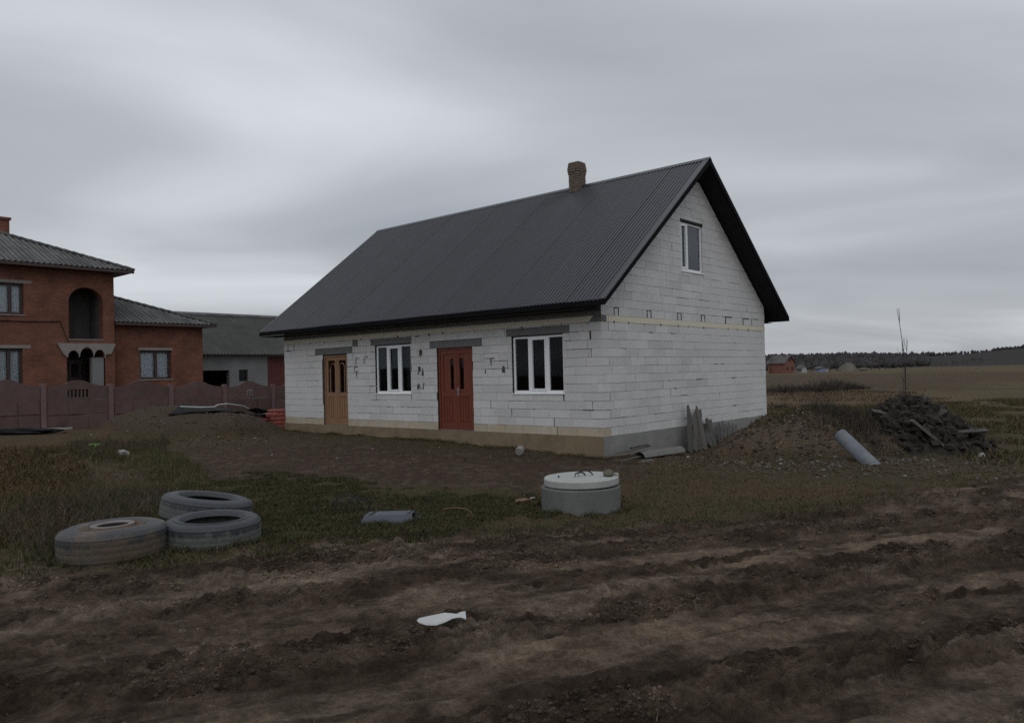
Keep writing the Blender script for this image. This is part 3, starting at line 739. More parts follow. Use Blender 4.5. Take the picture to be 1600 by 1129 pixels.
for (ya, yb) in ((-OVE-.045, -OVE-.012), (W_+OVE+.012, W_+OVE+.045)): MB().box(rx0-.01, rx1+.008, ya, yb, EZ-.15, EZ-.035).build('eave_fascia', M_black, roof)
for (ya, yb) in ((-OVE-.01, .02), (W_-.02, W_+OVE+.01)): MB().box(rx0+.03, -.004, ya, yb, EZ-.185, EZ-.172).build('soffit', M_soffit, roof)
rc = MB(); rc.prism([(W_/2-.11, RZ-.087+.026), (W_/2, RZ+.03), (W_/2+.11, RZ-.087+.026), (W_/2, RZ+.01)], 'x', rx0-.02, rx1+.02); rc.build('ridge_cap', M_roof, roof)
# chimney of old bricks straddling the ridge
ch = empty('chimney', (-3.78, 4.40, 7.05)); ch.parent = house
br = MB(); core = MB(); core.box(-.165, .165, -.165, .165, -.2, 1.03); z = -.15; k = 0
core.build('mortar_core', M_mortar, ch)
while z < 1.05:
    hw = .185
    if .78 < z < .92: hw = .210
    elif .70 < z <= .78 or .92 <= z < .96: hw = .198
    if z > .96: hw = .185
    for side in range(4):
        Mr = Matrix.Rotation(side*math.pi/2, 4, 'Z')
        n_ = 2; w = 2*hw/n_; off = (k % 2)*w/2
        cu = [-hw]+[-hw+off+i*w for i in range(n_+1) if .03 < off+i*w < 2*hw-.03]+[hw]
        for a, b in zip(cu, cu[1:]): br.box(a+.005, b-.005, -hw+random.uniform(-.004, .006), -hw+.1, z+.004, z+.066, M=Mr, jit=.004)
    z += .074; k += 1
tag(br.build('brick', M_chim, ch), kind='stuff')
fl = MB(); fl.prism([(-.5, -.375), (-.19, -.125), (-.19, -.105), (-.5, -.355)], 'x', -.30, .24); fl.build('flashing', M_black, ch)
cap = MB(); cap.box(-.17, .17, -.17, .17, 1.05, 1.08, jit=.01); cap.prism([(-.15, 1.08), (.15, 1.08), (0.02, 1.13)], 'x', -.15, .15); cap.build('cap', M_mortar, ch)

# ------------------------------------------------------------------ plum concrete fence along the left boundary
XF = -17.5; SPF = 2.045
fence = thing('concrete_fence', 'plum coloured precast concrete fence of stacked panels with arched tops', 'fence')
PY = [onX(66.6, 600, XF)[1]+SPF*k for k in range(-2, 7)]
def ftop(y): return float(np.interp(y, [-10, -5.8, -3.7, 0, 3, 9], [2.0, 1.905, 1.85, 1.72, 1.66, 1.6]))
slots = {-2: 4, -1: 0, 0: 6, 1: 0, 2: 2, 3: 3, 4: 3, 5: 3}
for i, y in enumerate(PY):
    zt = ftop(y); p = MB(); p.box(XF-.08, XF+.08, y-.075, y+.075, zt-1.95, zt, jit=.006); p.build('post', M_post, fence)
    if i == len(PY)-1: break
    y0, y1 = y+.082, PY[i+1]-.082; z1 = ftop((y0+y1)/2)-.04; ym = (y0+y1)/2
    for k, (za, zb) in enumerate(((z1-1.97, z1-1.485), (z1-1.475, z1-.99), (z1-.98, z1-.50))):
        a, b = za, zb
        MB().box(XF-.035, XF+.035+random.uniform(-.006, .006), y0, y1, a+random.uniform(0, .006), b, jit=.005).build('panel', M_fence, fence)
        rl = MB()
        for q in range(3): rl.box(XF+.04, XF+.052, y0+.04+q*(y1-y0-.04)/3, y0+(q+1)*(y1-y0-.04)/3, a+.03, b-.03, jit=.006)
        rl.build('panel_relief', M_fence, fence)['kind'] = 'stuff'
    # top panel: arched outline, short slots between stub balusters
    zb = z1-.49; hs = .30; arch = [(y_, zb+.42+.035*min(1, abs(min(y_-y0, y1-y_))/.3)+.19*math.exp(-abs((y_-ym)/.40)**2.6)) for y_ in np.linspace(y1, y0, 25)]
    ns_ = slots.get(i-2, 3)
    tp = MB()
    if ns_ == 0:
        tp.prism([(y0, zb), (y1, zb)]+arch, 'x', XF-.03, XF+.035)
    else:
        wS = .07; gap = .045; tot = ns_*wS+(ns_-1)*gap; s0 = ym-tot/2+random.uniform(-.1, .1); zs0, zs1 = zb+.08, zb+.34
        tp.prism([(y0, zs1), (y1, zs1)]+arch, 'x', XF-.03, XF+.035)
        tp.box(XF-.03, XF+.035, y0, y1, zb, zs0); tp.box(XF-.03, XF+.035, y0, s0, zs0, zs1); tp.box(XF-.03, XF+.035, s0+tot, y1, zs0, zs1)
        for k in range(ns_-1): tp.box(XF-.025, XF+.03, s0+wS+k*(wS+gap), s0+(k+1)*(wS+gap), zs0, zs1-random.choice([0, 0, .06]))
    tp.build('top_panel', M_fence, fence)

# ------------------------------------------------------------------ red brick house beyond the fence
XH = -25.0
bh = thing('brick_house', 'two storey red brick house with arched balcony recess and grey slate hip roof', 'house')
yc = -.66; ya = -11.5; GZ0 = .2; ETOP = 6.72
arch1 = (onX(107.5, 500, XH)[1], onX(161, 500, XH)[1]); zA0, zA1 = 3.72, 5.92; ra = (arch1[1]-arch1[0])/2; ycA = sum(arch1)/2
porch = (onX(104.5, 590, XH)[1], onX(165, 590, XH)[1]); zP1 = 3.32
wU = (onX(-8, 470, XH)[1], onX(37, 470, XH)[1], 4.68, 5.92); wL = (onX(-8, 570, XH)[1], onX(36, 570, XH)[1], 1.7, 3.33)
wl = MB()
for (a, b, c, d) in rects_minus(ya, yc, GZ0, ETOP, [(*arch1, zA0, zA1), (*porch, GZ0, zP1), wU, wL]): wl.box(XH-.38, XH, a, b, c, d)
n_ = 14
for sgn in (-1, 1):       # spandrels of the round arch
    pts = [(ycA+sgn*ra, zA1)]+[(ycA+sgn*ra*math.cos(t), zA1-ra*.92+ra*.92*math.sin(t)) for t in np.linspace(0, math.pi/2, n_)]
    wl.prism(pts, 'x', XH-.38, XH-.002)
wl.box(XH-9, XH-.381, yc-.38, yc, GZ0, ETOP); wl.box(XH-9, XH-.381, ya, ya+.38, GZ0, ETOP); wl.box(XH-9.4, XH-9.01, ya, yc, GZ0, ETOP)
wl.build('wall', M_brick, bh)
# balcony recess and porch recess
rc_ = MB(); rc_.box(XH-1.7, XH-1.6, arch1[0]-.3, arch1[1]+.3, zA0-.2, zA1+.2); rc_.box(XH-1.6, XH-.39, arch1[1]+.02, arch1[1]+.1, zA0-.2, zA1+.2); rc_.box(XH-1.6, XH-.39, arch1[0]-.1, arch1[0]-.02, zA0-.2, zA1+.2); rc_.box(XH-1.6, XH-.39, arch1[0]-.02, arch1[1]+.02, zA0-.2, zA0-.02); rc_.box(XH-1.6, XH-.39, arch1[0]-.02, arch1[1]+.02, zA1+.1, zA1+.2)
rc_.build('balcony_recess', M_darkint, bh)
bd_ = MB(); bd_.box(XH-1.595, XH-1.54, arch1[0]+.1, arch1[0]+.75, zA0, zA1-.35); bd_.build('balcony_door', M_brown, bh)
MB().box(XH-.37, XH+.02, arch1[0]-.02, arch1[1]+.02, zA0-.02, zA0+.02).build('sill', M_conc, bh)
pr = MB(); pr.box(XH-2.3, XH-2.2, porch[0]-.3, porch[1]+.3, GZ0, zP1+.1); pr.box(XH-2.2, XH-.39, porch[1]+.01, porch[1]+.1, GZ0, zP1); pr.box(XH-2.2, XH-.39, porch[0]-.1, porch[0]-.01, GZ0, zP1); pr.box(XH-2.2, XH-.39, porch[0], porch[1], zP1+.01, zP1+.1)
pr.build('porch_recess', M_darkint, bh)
# grey three-lobed lintel over the porch
pa, pb = onX(88, 541, XH)[1], onX(180, 541, XH)[1]; lb = MB()
top = 3.56
pts = [(pa, top), (pb, top), (porch[1]+.22, 3.13), (porch[1]-.02, 3.08), (porch[1]-.02, 2.9)]
w3 = (porch[1]-porch[0]-.04)
lob = []
for (c, w_, h_) in ((.84, .15, .32), (.5, .19, .42), (.15, .15, .28)):
    cc = porch[0]+.02+c*w3
    lob += [(cc+w_*w3*math.cos(t), 2.98+h_*math.sin(t)) for t in np.linspace(0, math.pi, 9)]
pts = pts+lob+[(porch[0]+.02, 2.95), (porch[0]-.15, 3.13)]
lb.prism(pts[::-1], 'x', XH+.005, XH+.10); lb.build('porch_lintel', M_conc, bh)
MB().box(XH-.3, XH-.02, porch[1]-.52, porch[1]-.06, GZ0, 2.97).build('porch_pillar', M_plaster, bh)
gf = MB()
q0, q1 = porch[0]+.05, porch[1]-.62
gf.box(XH-1.2, XH-1.1, q0-.05, q1+.1, 2.72, 2.9)
for y in (q0+.08, (q0+q1)/2+.03, q1): gf.box(XH-1.2, XH-1.12, y-.05, y+.05, GZ0, 2.72)
gf.box(XH-1.19, XH-1.13, q0, q1, 2.05, 2.15); gf.build('porch_frame', M_brown, bh)
MB().box(XH-2.19, XH-2.15, q0+.1, q1-.05, GZ0, 2.7).build('porch_door', M_curtain, bh)
def brick_window(y0, y1, z0, z1, X, mull, root):
    f_ = MB(); t = .09
    f_.box(X-.22, X-.12, y0, y1, z0, z0+t); f_.box(X-.22, X-.12, y0, y1, z1-t, z1); f_.box(X-.22, X-.12, y0, y0+t, z0+t, z1-t); f_.box(X-.22, X-.12, y1-t, y1, z0+t, z1-t)
    fr = f_.build('window', M_brown, root)
    for m in mull: MB().box(X-.215, X-.125, m-.06, m+.06, z0+t, z1-t).build('mullion', M_brown, fr)
    ed = [y0+t]+[v for m in mull for v in (m-.06, m+.06)]+[y1-t]
    for a, b in zip(ed[::2], ed[1::2]):
        MB().box(X-.155, X-.148, a, b, z0+t, z1-t).build('pane', M_glassc, fr)
        cv = MB(); n = 14; v = []; 
        for k in range(n):
            y_ = a+(b-a)*k/(n-1); cv.v += [(X-.235+.018*math.sin(k*1.9), y_, z0+t), (X-.235+.018*math.sin(k*1.9), y_, z1-t)]
        for k in range(n-1): cv.f.append((2*k, 2*k+2, 2*k+3, 2*k+1)); cv.sm.append(True)
        cv.build('curtain', M_curtain, fr)
    MB().box(X-.12, X+.04, y0-.05, y1+.05, z0-.05, z0-.005).build('sill', M_conc, fr)
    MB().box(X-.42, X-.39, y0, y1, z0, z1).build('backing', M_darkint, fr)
brick_window(*wU, XH, [(wU[0]+wU[1])/2+.05], bh); brick_window(*wL, XH, [(wL[0]+wL[1])/2+.02], bh)
for (w_, dz) in ((wU, .02), (wL, .02)): MB().box(XH-.3, XH+.012, w_[0]-.3, w_[1]+.28, w_[3]+.004, w_[3]+.13).build('lintel', M_conc, bh)
cb_ = MB(); P = [onX(*p, XH+.03) for p in ((-6, 500), (40, 502), (94, 502), (110, 543))]; cb_.tube(P, .022, 5); cb_.build('cable', M_wire, bh)
# hip roofs of corrugated slate
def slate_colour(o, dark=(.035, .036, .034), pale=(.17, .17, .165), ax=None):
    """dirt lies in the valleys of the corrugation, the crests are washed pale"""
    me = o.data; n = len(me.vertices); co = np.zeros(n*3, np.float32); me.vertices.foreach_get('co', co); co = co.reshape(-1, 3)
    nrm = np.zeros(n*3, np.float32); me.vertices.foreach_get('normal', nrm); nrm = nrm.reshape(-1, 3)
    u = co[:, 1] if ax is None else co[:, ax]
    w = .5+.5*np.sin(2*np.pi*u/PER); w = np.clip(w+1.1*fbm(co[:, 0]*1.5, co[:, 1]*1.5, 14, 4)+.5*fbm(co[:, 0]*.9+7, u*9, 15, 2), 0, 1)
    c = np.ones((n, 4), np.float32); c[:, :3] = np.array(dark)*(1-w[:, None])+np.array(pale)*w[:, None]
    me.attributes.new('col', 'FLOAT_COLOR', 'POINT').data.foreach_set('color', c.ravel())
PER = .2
def hip_roof(y0, y1, X, ez, slope, depth, parent, ov=.75, m=M_slate, gable_left=False):
    """corrugated slope facing +X with a hip at its y1 end, and the hip end slope"""
    x_e = X+ov; ye = y1+ov; v = []; f = []; step = .055
    ys = np.arange(y0, ye+1e-6, step); rows = []
    for k, y in enumerate(ys):
        run = min(depth, ye-y); wv = .032*math.sin(2*math.pi*y/PER)
        nrow = 7
        for j in range(nrow):
            t = run*j/(nrow-1); lap = .016*((j*run/(nrow-1)) % 1.2)/1.2
            v.append((x_e-t, y, ez+t*slope+wv-lap))
    nrow = 7
    for k in range(len(ys)-1):
        for j in range(nrow-1): f.append((k*nrow+j, (k+1)*nrow+j, (k+1)*nrow+j+1, k*nrow+j+1))
    rs = MB(); rs.add(v, f, True)
    # end slope
    v = []; f = []; xs = np.arange(0, 2*depth+1e-6, step)
    for x in xs:
        run = min(x, 2*depth-x); wv = .032*math.sin(2*math.pi*x/PER)
        for j in range(nrow): t = run*j/(nrow-1); v.append((x_e-x, ye-t, ez+t*slope+wv))
    for k in range(len(xs)-1):
        for j in range(nrow-1): f.append((k*nrow+j, (k+1)*nrow+j, (k+1)*nrow+j+1, k*nrow+j+1))
    rs.add(v, f, True)
    # rear slope, flat sheet with thickness below
    rs.add([(x_e-2*depth, y0, ez), (x_e-2*depth, ye, ez), (x_e-depth, ye-depth, ez+depth*slope), (x_e-depth, y0, ez+depth*slope)], [(0, 1, 2, 3)])
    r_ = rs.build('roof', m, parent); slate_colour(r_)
    hp = MB(); n = int(depth*1.5/.4)+1
    for k in range(n):                                             # ridge pieces along the hip
        a = k/n*depth; b = (k+1.12)/n*depth
        hp.tube([(x_e-a, ye-a, ez+a*slope+.02), (x_e-b, ye-b, ez+b*slope+.045)], .075, 6)
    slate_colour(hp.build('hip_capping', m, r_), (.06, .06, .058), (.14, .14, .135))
    ud = MB(); ud.box(X-2*depth+ov, x_e-.03, y0, ye-.03, ez-.11, ez-.05); ud.build('soffit', M_brown, r_)
    fa = MB(); fa.box(x_e-.03, x_e, y0, ye, ez-.14, ez-.03); fa.build('eave_fascia', M_brown, r_)
    return r_
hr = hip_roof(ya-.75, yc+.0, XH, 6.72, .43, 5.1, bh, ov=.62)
chb = MB(); cpos = onX(1, 345, XH-4.2); chb.box(XH-4.5, XH-3.9, cpos[1]-.45, cpos[1]+.25, 7.9, cpos[2]+.02); chb.box(XH-4.56, XH-3.84, cpos[1]-.51, cpos[1]+.31, cpos[2]+.025, cpos[2]+.13); chb.build('chimney', M_brick, hr)
XW = XH-.35; ywe = onX(317, 570, XW)[1]
ww = (onX(218.5, 570, XW)[1], onX(268, 570, XW)[1], 2.0, 3.3)
wl = MB()
for (a, b, c, d) in rects_minus(yc, ywe, GZ0, 4.45, [ww]): wl.box(XW-.38, XW, a, b, c, d)
wl.box(XW-7.5, XW-.381, ywe-.38, ywe, GZ0, 4.45); wl.build('wall', M_brick, bh)
brick_window(*ww, XW, [(ww[0]+ww[1])/2+.05], bh)
MB().box(XW-.3, XW+.012, ww[0]-.05, ww[1]+.05, ww[3]+.004, ww[3]+.12).build('lintel', M_conc, bh)
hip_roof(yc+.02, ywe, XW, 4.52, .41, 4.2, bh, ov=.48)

# ------------------------------------------------------------------ long barn behind, slate roof
XB = -30.0
barn = thing('barn', 'low grey plastered barn with long mossy slate roof and dark red gate', 'barn')
b0, b1 = 3.4, 16.0; zt = 3.3
op = (onX(310, 590, XB)[1], onX(358.5, 590, XB)[1], .2, 2.42); bw = (onX(373.5, 590, XB)[1], onX(387.5, 590, XB)[1], 1.78, 2.44); dg = (onX(418, 580, XB)[1], onX(418, 580, XB)[1]+3.0, .2, 3.16)
wl = MB()
for (a, b, c, d) in rects_minus(b0, b1, .1, zt, [op, bw, dg]): wl.box(XB-.3, XB, a, b, c, d)
wl.box(XB-8, XB-.31, b0, b0+.3, .1, zt); wl.box(XB-8, XB-.31, b1-.3, b1, .1, zt); wl.box(XB-8.3, XB-8.01, b0, b1, .1, zt); wl.build('wall', M_plaster, barn)
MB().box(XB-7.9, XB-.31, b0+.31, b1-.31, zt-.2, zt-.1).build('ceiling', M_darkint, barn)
fr = MB(); fr.box(XB-.2, XB-.1, bw[0], bw[1], bw[2], bw[2]+.06); fr.box(XB-.2, XB-.1, bw[0], bw[1], bw[3]-.06, bw[3]); fr.box(XB-.2, XB-.1, bw[0], bw[0]+.06, bw[2]+.06, bw[3]-.06); fr.box(XB-.2, XB-.1, bw[1]-.06, bw[1], bw[2]+.06, bw[3]-.06)
fw2 = fr.build('window', M_brown, barn); MB().box(XB-.16, XB-.15, bw[0]+.06, bw[1]-.06, bw[2]+.06, bw[3]-.06).build('pane', M_glass, fw2)
gd = empty('gate'); gd.parent = barn
for k in range(10): MB().box(XB-.12, XB-.07+random.uniform(-.004, .004), dg[0]+.01+k*.298, dg[0]+.292+k*.298+.01, .25, dg[3]-.03).build('board', M_darkred, gd)
v = []; f = []; ys = np.arange(b0-.4, b1+.4, .06); nr = 8; sB = .56
for y in ys:
    for j in range(nr): t = 4.45*j/(nr-1); v.append((XB+.45-t, y, 3.28+t*sB+.03*math.sin(2*math.pi*y/PER)-.02*(t % 1.2)/1.2))
for k in range(len(ys)-1):
    for j in range(nr-1): f.append((k*nr+j, (k+1)*nr+j, (k+1)*nr+j+1, k*nr+j+1))
bm_ = MB().add(v, f, True); bm_.add([(XB-8.45, b0-.4, 3.28), (XB-8.45, b1+.4, 3.28), (XB-4, b1+.4, 3.28+4.45*sB), (XB-4, b0-.4, 3.28+4.45*sB)], [(0, 1, 2, 3)])
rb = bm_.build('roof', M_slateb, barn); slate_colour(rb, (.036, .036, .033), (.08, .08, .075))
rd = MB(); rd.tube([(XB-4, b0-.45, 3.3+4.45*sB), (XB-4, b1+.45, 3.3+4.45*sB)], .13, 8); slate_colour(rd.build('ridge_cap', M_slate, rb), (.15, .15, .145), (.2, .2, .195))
gp = MB()
for y in (b0+.01, b1-.2): gp.prism([(XB-.01, zt), (XB-4, 3.15+4.45*sB), (XB-7.99, zt)], 'y', y, y+.19)
gp.build('gable', M_plaster, barn)

# ------------------------------------------------------------------ tyres
def dirt_mat(name, rub, mudc, zcut, soft=.06, top=None):
    """rubber with a coat of dried mud on its lower walls"""
    m = bpy.data.materials.new(name); m.use_nodes = True; t = m.node_tree; L = t.links; b = t.nodes['Principled BSDF']; b.inputs['Specular IOR Level'].default_value = .35
    c = nd(t, 'ShaderNodeTexCoord'); s = nd(t, 'ShaderNodeSeparateXYZ'); L.new(c.outputs['Object'], s.inputs[0])
    mpn = nd(t, 'ShaderNodeMapping'); mpn.inputs['Scale'].default_value = (1, 1, .3); L.new(c.outputs['Object'], mpn.inputs[0])
    n = nd(t, 'ShaderNodeTexNoise'); n.inputs['Scale'].default_value = 13; n.inputs['Detail'].default_value = 6; L.new(mpn.outputs[0], n.inputs['Vector'])
    n2 = nd(t, 'ShaderNodeTexNoise'); n2.inputs['Scale'].default_value = 40; n2.inputs['Detail'].default_value = 6; L.new(c.outputs['Object'], n2.inputs['Vector'])
    n3 = nd(t, 'ShaderNodeTexNoise'); n3.inputs['Scale'].default_value = 3.2; n3.inputs['Detail'].default_value = 5; L.new(c.outputs['Object'], n3.inputs['Vector'])
    a = nd(t, 'ShaderNodeMath', operation='MULTIPLY_ADD'); L.new(n.outputs['Fac'], a.inputs[0]); a.inputs[1].default_value = .22; L.new(s.outputs[2], a.inputs[2])
    r = nd(t, 'ShaderNodeMapRange'); r.inputs[1].default_value = zcut+.11+soft; r.inputs[2].default_value = zcut+.11-soft; L.new(a.outputs[0], r.inputs[0])
    mx_ = nd(t, 'ShaderNodeMixRGB'); L.new(r.outputs[0], mx_.inputs[0]); mx_.inputs[1].default_value = (*rub, 1); mx_.inputs[2].default_value = (*mudc, 1); cur = mx_.outputs[0]
    if top is not None:      # dry earth lying on one side of the upper face
        r3 = nd(t, 'ShaderNodeMapRange'); r3.inputs[1].default_value = .50; r3.inputs[2].default_value = .62; L.new(n3.outputs['Fac'], r3.inputs[0])
        m3 = nd(t, 'ShaderNodeMixRGB'); L.new(r3.outputs[0], m3.inputs[0]); L.new(cur, m3.inputs[1]); m3.inputs[2].default_value = (*top, 1); cur = m3.outputs[0]
    r2 = nd(t, 'ShaderNodeMapRange'); r2.inputs[1].default_value = .25; r2.inputs[2].default_value = .75; r2.inputs[3].default_value = .7; r2.inputs[4].default_value = 1.3; L.new(n2.outputs['Fac'], r2.inputs[0])
    v = nd(t, 'ShaderNodeVectorMath', operation='SCALE'); L.new(cur, v.inputs[0]); L.new(r2.outputs[0], v.inputs['Scale']); L.new(v.outputs[0], b.inputs['Base Color'])
    rr_ = nd(t, 'ShaderNodeMapRange'); rr_.inputs[3].default_value = .5; rr_.inputs[4].default_value = .95; L.new(r.outputs[0], rr_.inputs[0]); L.new(rr_.outputs[0], b.inputs['Roughness'])
    bu = nd(t, 'ShaderNodeBump'); bu.inputs['Strength'].default_value = .35; bu.inputs['Distance'].default_value = .01; L.new(n2.outputs['Fac'], bu.inputs['Height']); L.new(bu.outputs[0], b.inputs['Normal'])
    return m
def tyre(name, label, loc, R, rin, wd, tilt, rz, m, wheel=False, mrim=None, mdirt=None):
    t = thing(name, label, 'tyre', loc, 0, 'old truck tyres dumped at the verge'); t.rotation_euler = Euler((tilt[0], tilt[1], rz))
    h = wd
    prof = [(rin, h*.16), (rin+.012, h*.03), (rin+.05, .0), (rin+.12, -.012), (R-.07, .004), (R-.025, .02), (R-.004, .045)]
    g = [.22, .4, .6, .78]
    for gz in g: prof += [(R+.004, h*gz-.01), (R+.0025, h*gz-.005), (R+.0025, h*gz+.005), (R+.004, h*gz+.01)]
    prof += [(R-.004, h-.045), (R-.025, h-.02), (R-.045, h-.012), (R-.07, h-.004), (R-.095, h+.001), (R-.12, h+.004), (rin+.10, h+.006), (rin+.07, h+.002), (rin+.065, h+.006), (rin+.05, h+.004), (rin+.035, h-.006), (rin+.012, h-.03), (rin, h*.84), (rin+.03, h*.78), (R-.06, h*.7), (R-.05, h*.5), (R-.06, h*.3), (rin+.03, h*.22)]
    tb = MB().lathe(prof, 72, closed=True, wob=lambda a, j: .004*math.sin(a*2+1)+.002*math.sin(a*7)); tb.build('tyre_casing', m, t)
    if wheel:
        ri = MB().lathe([(rin+.01, h-.03), (rin+.01, h+.012), (rin-.012, h+.02), (rin-.03, h+.004), (rin-.045, h-.05), (rin-.06, h*.55), (.16, h*.5), (.15, h*.42), (rin-.06, h*.4), (rin, h*.2)], 56); ri.build('rim', M_rust, t)
    return t
M_ty1 = dirt_mat('muddy_tyre', (.042, .043, .045), (.088, .076, .062), .21, .03, top=(.095, .07, .05))
M_ty2 = dirt_mat('grey_mud_tyre', (.036, .039, .045), (.10, .102, .098), .20, .03)
def tyre_at(px, py, D):
    P = hit(px, py); return P
PA = hit(178, 880); PB = hit(333, 859)
hd = f2
away = lambda P: (np.array(P[:2])-CAM[:2])/np.linalg.norm(np.array(P[:2])-CAM[:2])
aA = np.array([PA[0], PA[1]])+away(PA)*.53; aB = np.array([PB[0], PB[1]])+away(PB)*.5
def med(xy, r): return float(np.median([zg(xy[0]+r*math.cos(t), xy[1]+r*math.sin(t)) for t in np.linspace(0, 6.28, 16)]))
zA = med(aA, .45); zB_ = med(aB, .45)
# tyre with a rim half filled with earth: bead ring, earth in the hollow
tA = thing('truck_tyre', 'mud caked truck tyre with its rim in place and earth lying on top', 'tyre', (aA[0], aA[1], zA-.035), 0, 'old truck tyres dumped at the verge')
tA.rotation_euler = Euler((R_(.6), R_(-.8), .3))
hA = .335; RA = 77.5*float((np.array([*aA, .3])-CAM)@FW)/FPX
prof = [(.2, .03), (.3, .0), (RA-.07, .004), (RA-.025, .02), (RA-.004, .045)]
for gz in (.22, .4, .6, .78): prof += [(RA+.004, hA*gz-.01), (RA+.0025, hA*gz-.005), (RA+.0025, hA*gz+.005), (RA+.004, hA*gz+.01)]
prof += [(RA-.004, hA-.05), (RA-.02, hA-.025), (RA-.05, hA-.012), (RA-.09, hA), (RA-.10, hA+.005), (RA-.12, hA+.004), (.36, hA+.008), (.315, hA-.004), (.27, hA-.025), (.25, hA-.05), (.24, hA-.12), (.235, .06)]
MB().lathe(prof, 72, closed=True, wob=lambda a, j: .004*math.sin(a*2+1)).build('tyre_casing', M_ty1, tA)
MB().lathe([(.205, hA-.06), (.208, hA+.008), (.19, hA+.016), (.165, hA+.012), (.15, hA+.0), (.148, hA-.1), (.152, .05)], 48).build('rim', M_rust, tA)
MB().lathe([(.146, hA-.004), (.144, hA-.1), (.15, .03), (.0, .03)], 32).build('hub_hole_shade', M_gap, tA)  # black liner that paints the shade inside the hub
ea = MB().lathe([(.204, hA-.01), (.235, hA+.002), (.27, hA-.006), (.30, hA-.012), (.33, hA-.004)], 64, wob=lambda a, j: .02*math.sin(a*3+j)+.01*math.sin(a*11+j)); ea.build('earth', M_moss if 0 else mat('tyre_earth', (.105, .075, .052), .95, .35, 30, .7, 60, coord='obj'), tA)
tB = tyre('truck_tyre', 'grey dried mud truck tyre lying flat in front of the tilted one', (aB[0], aB[1], zB_-.03), 71*float((np.array([*aB, .3])-CAM)@FW)/FPX, .30, .30, (R_(1), R_(1.5)), .4, M_ty2)
PC = at_depth(320, 782, float((np.array([*aB, .3])-CAM)@FW)+1.02)
zC = med(PC[:2], .4)
tC = tyre('truck_tyre', 'dark truck tyre tilted down to one side behind the flat one', (PC[0], PC[1], zC+.055), 67*float((PC-CAM)@FW)/FPX, .30, .30, (R_(-3), R_(8.5)), math.atan2(r2[1], r2[0]), M_ty2)

# ------------------------------------------------------------------ concrete well ring with lid
PR = hit(908, 804); cR = np.array(PR[:2])+away(PR)*.5; zR = med(cR, .5)
dR = float((np.array([*cR, zR])-CAM)@FW); RR = 62.5*dR/FPX*.985
ring = thing('well_ring', 'short grey concrete well ring standing in the grass under a pale lid', 'well ring', (cR[0], cR[1], zR-.08), .2)
hR = .415
MB().lathe([(RR-.09, 0), (RR-.012, 0), (RR, .012), (RR, hR-.014), (RR-.014, hR), (RR-.09, hR)], 72, closed=True, wob=lambda a, j: .003*math.sin(3*a)+.002*math.sin(9*a+j)).build('ring_wall', M_wetconc, ring)
lid = thing('ring_lid', 'pale round concrete lid resting on the well ring', 'lid', (cR[0]-r2[0]*.0+r2[0]*.015, cR[1]+r2[1]*.015, zR-.08+hR+.018), .5); lid.rotation_euler = Euler((R_(.8), R_(-.6), .5))
RL = RR*.945
MB().lathe([(.0, 0), (RL-.015, 0), (RL, .014), (RL, .095), (RL-.012, .107), (RL-.05, .109), (0, .107)], 72, wob=lambda a, j: (.003*math.sin(2*a+.5)+.002*math.sin(7*a)) if j not in (0, 6) else 0).build('slab', M_lid, lid)
MB().lathe([(RR-.1, -.012), (RR-.07, -.012), (RR-.07, .0), (RR-.1, .0)], 48, closed=True).build('packing_ring', M_gap, lid)
for (x_, y_, a, l, h_) in ((-.02, .0, .9, .1, .06), (.05, .07, .3, .1, .075)):
    c, s = math.cos(a), math.sin(a)
    P = [(x_-c*l, y_-s*l, .1), (x_-c*l*.85, y_-s*l*.85, .107+h_*.75), (x_-c*l*.2, y_-s*l*.2, .107+h_), (x_+c*l*.5, y_+s*l*.5, .107+h_*.9), (x_+c*l, y_+s*l, .107+h_*.4), (x_+c*l*1.1, y_+s*l*1.1, .1)]
    MB().tube(P, .011, 6).build('lifting_loop', M_wire, lid)
pr_ = at_depth(873, 742, dR+.12); pb_ = MB().tube([(pr_[0]-lid.location.x, 0, .1), (pr_[0]-lid.location.x+.01, .01, .14)], .011, 6); o = pb_.build('rebar_stub', M_wire, lid); o.location = (0, pr_[1]-lid.location.y, 0); o.rotation_euler = (0, 0, 0)
sp_ = at_depth(951, 748, dR-.08); zl = zR-.08+hR+.018+.107
o = MB().blob((0, 0, 0), (.085, .07, .055), 3, .22, 3).build('stone', M_moss, None); o.location = (sp_[0], sp_[1], zl+.038); tag(o, 'mossy rounded stone lying near the edge of the concrete lid', 'stone')
sp2 = at_depth(963, 746.5, dR-.02); o = MB().blob((0, 0, 0), (.045, .03, .03), 2, .3, 8).build('stone', M_stone, None); o.location = (sp2[0], sp2[1], zl+.02); tag(o, 'small pale stone chip on the very rim of the concrete lid', 'stone')

# ------------------------------------------------------------------ things lying in the yard
def rest(o, px, py, dz=0, rz=None):
    P = hit(px, py); z = zg(P[0], P[1]); o.location = (P[0], P[1], z+dz)
    if rz is not None: o.rotation_euler.z = rz
    return P
YR = math.atan2(r2[1], r2[0])     # heading of the picture's rightward direction
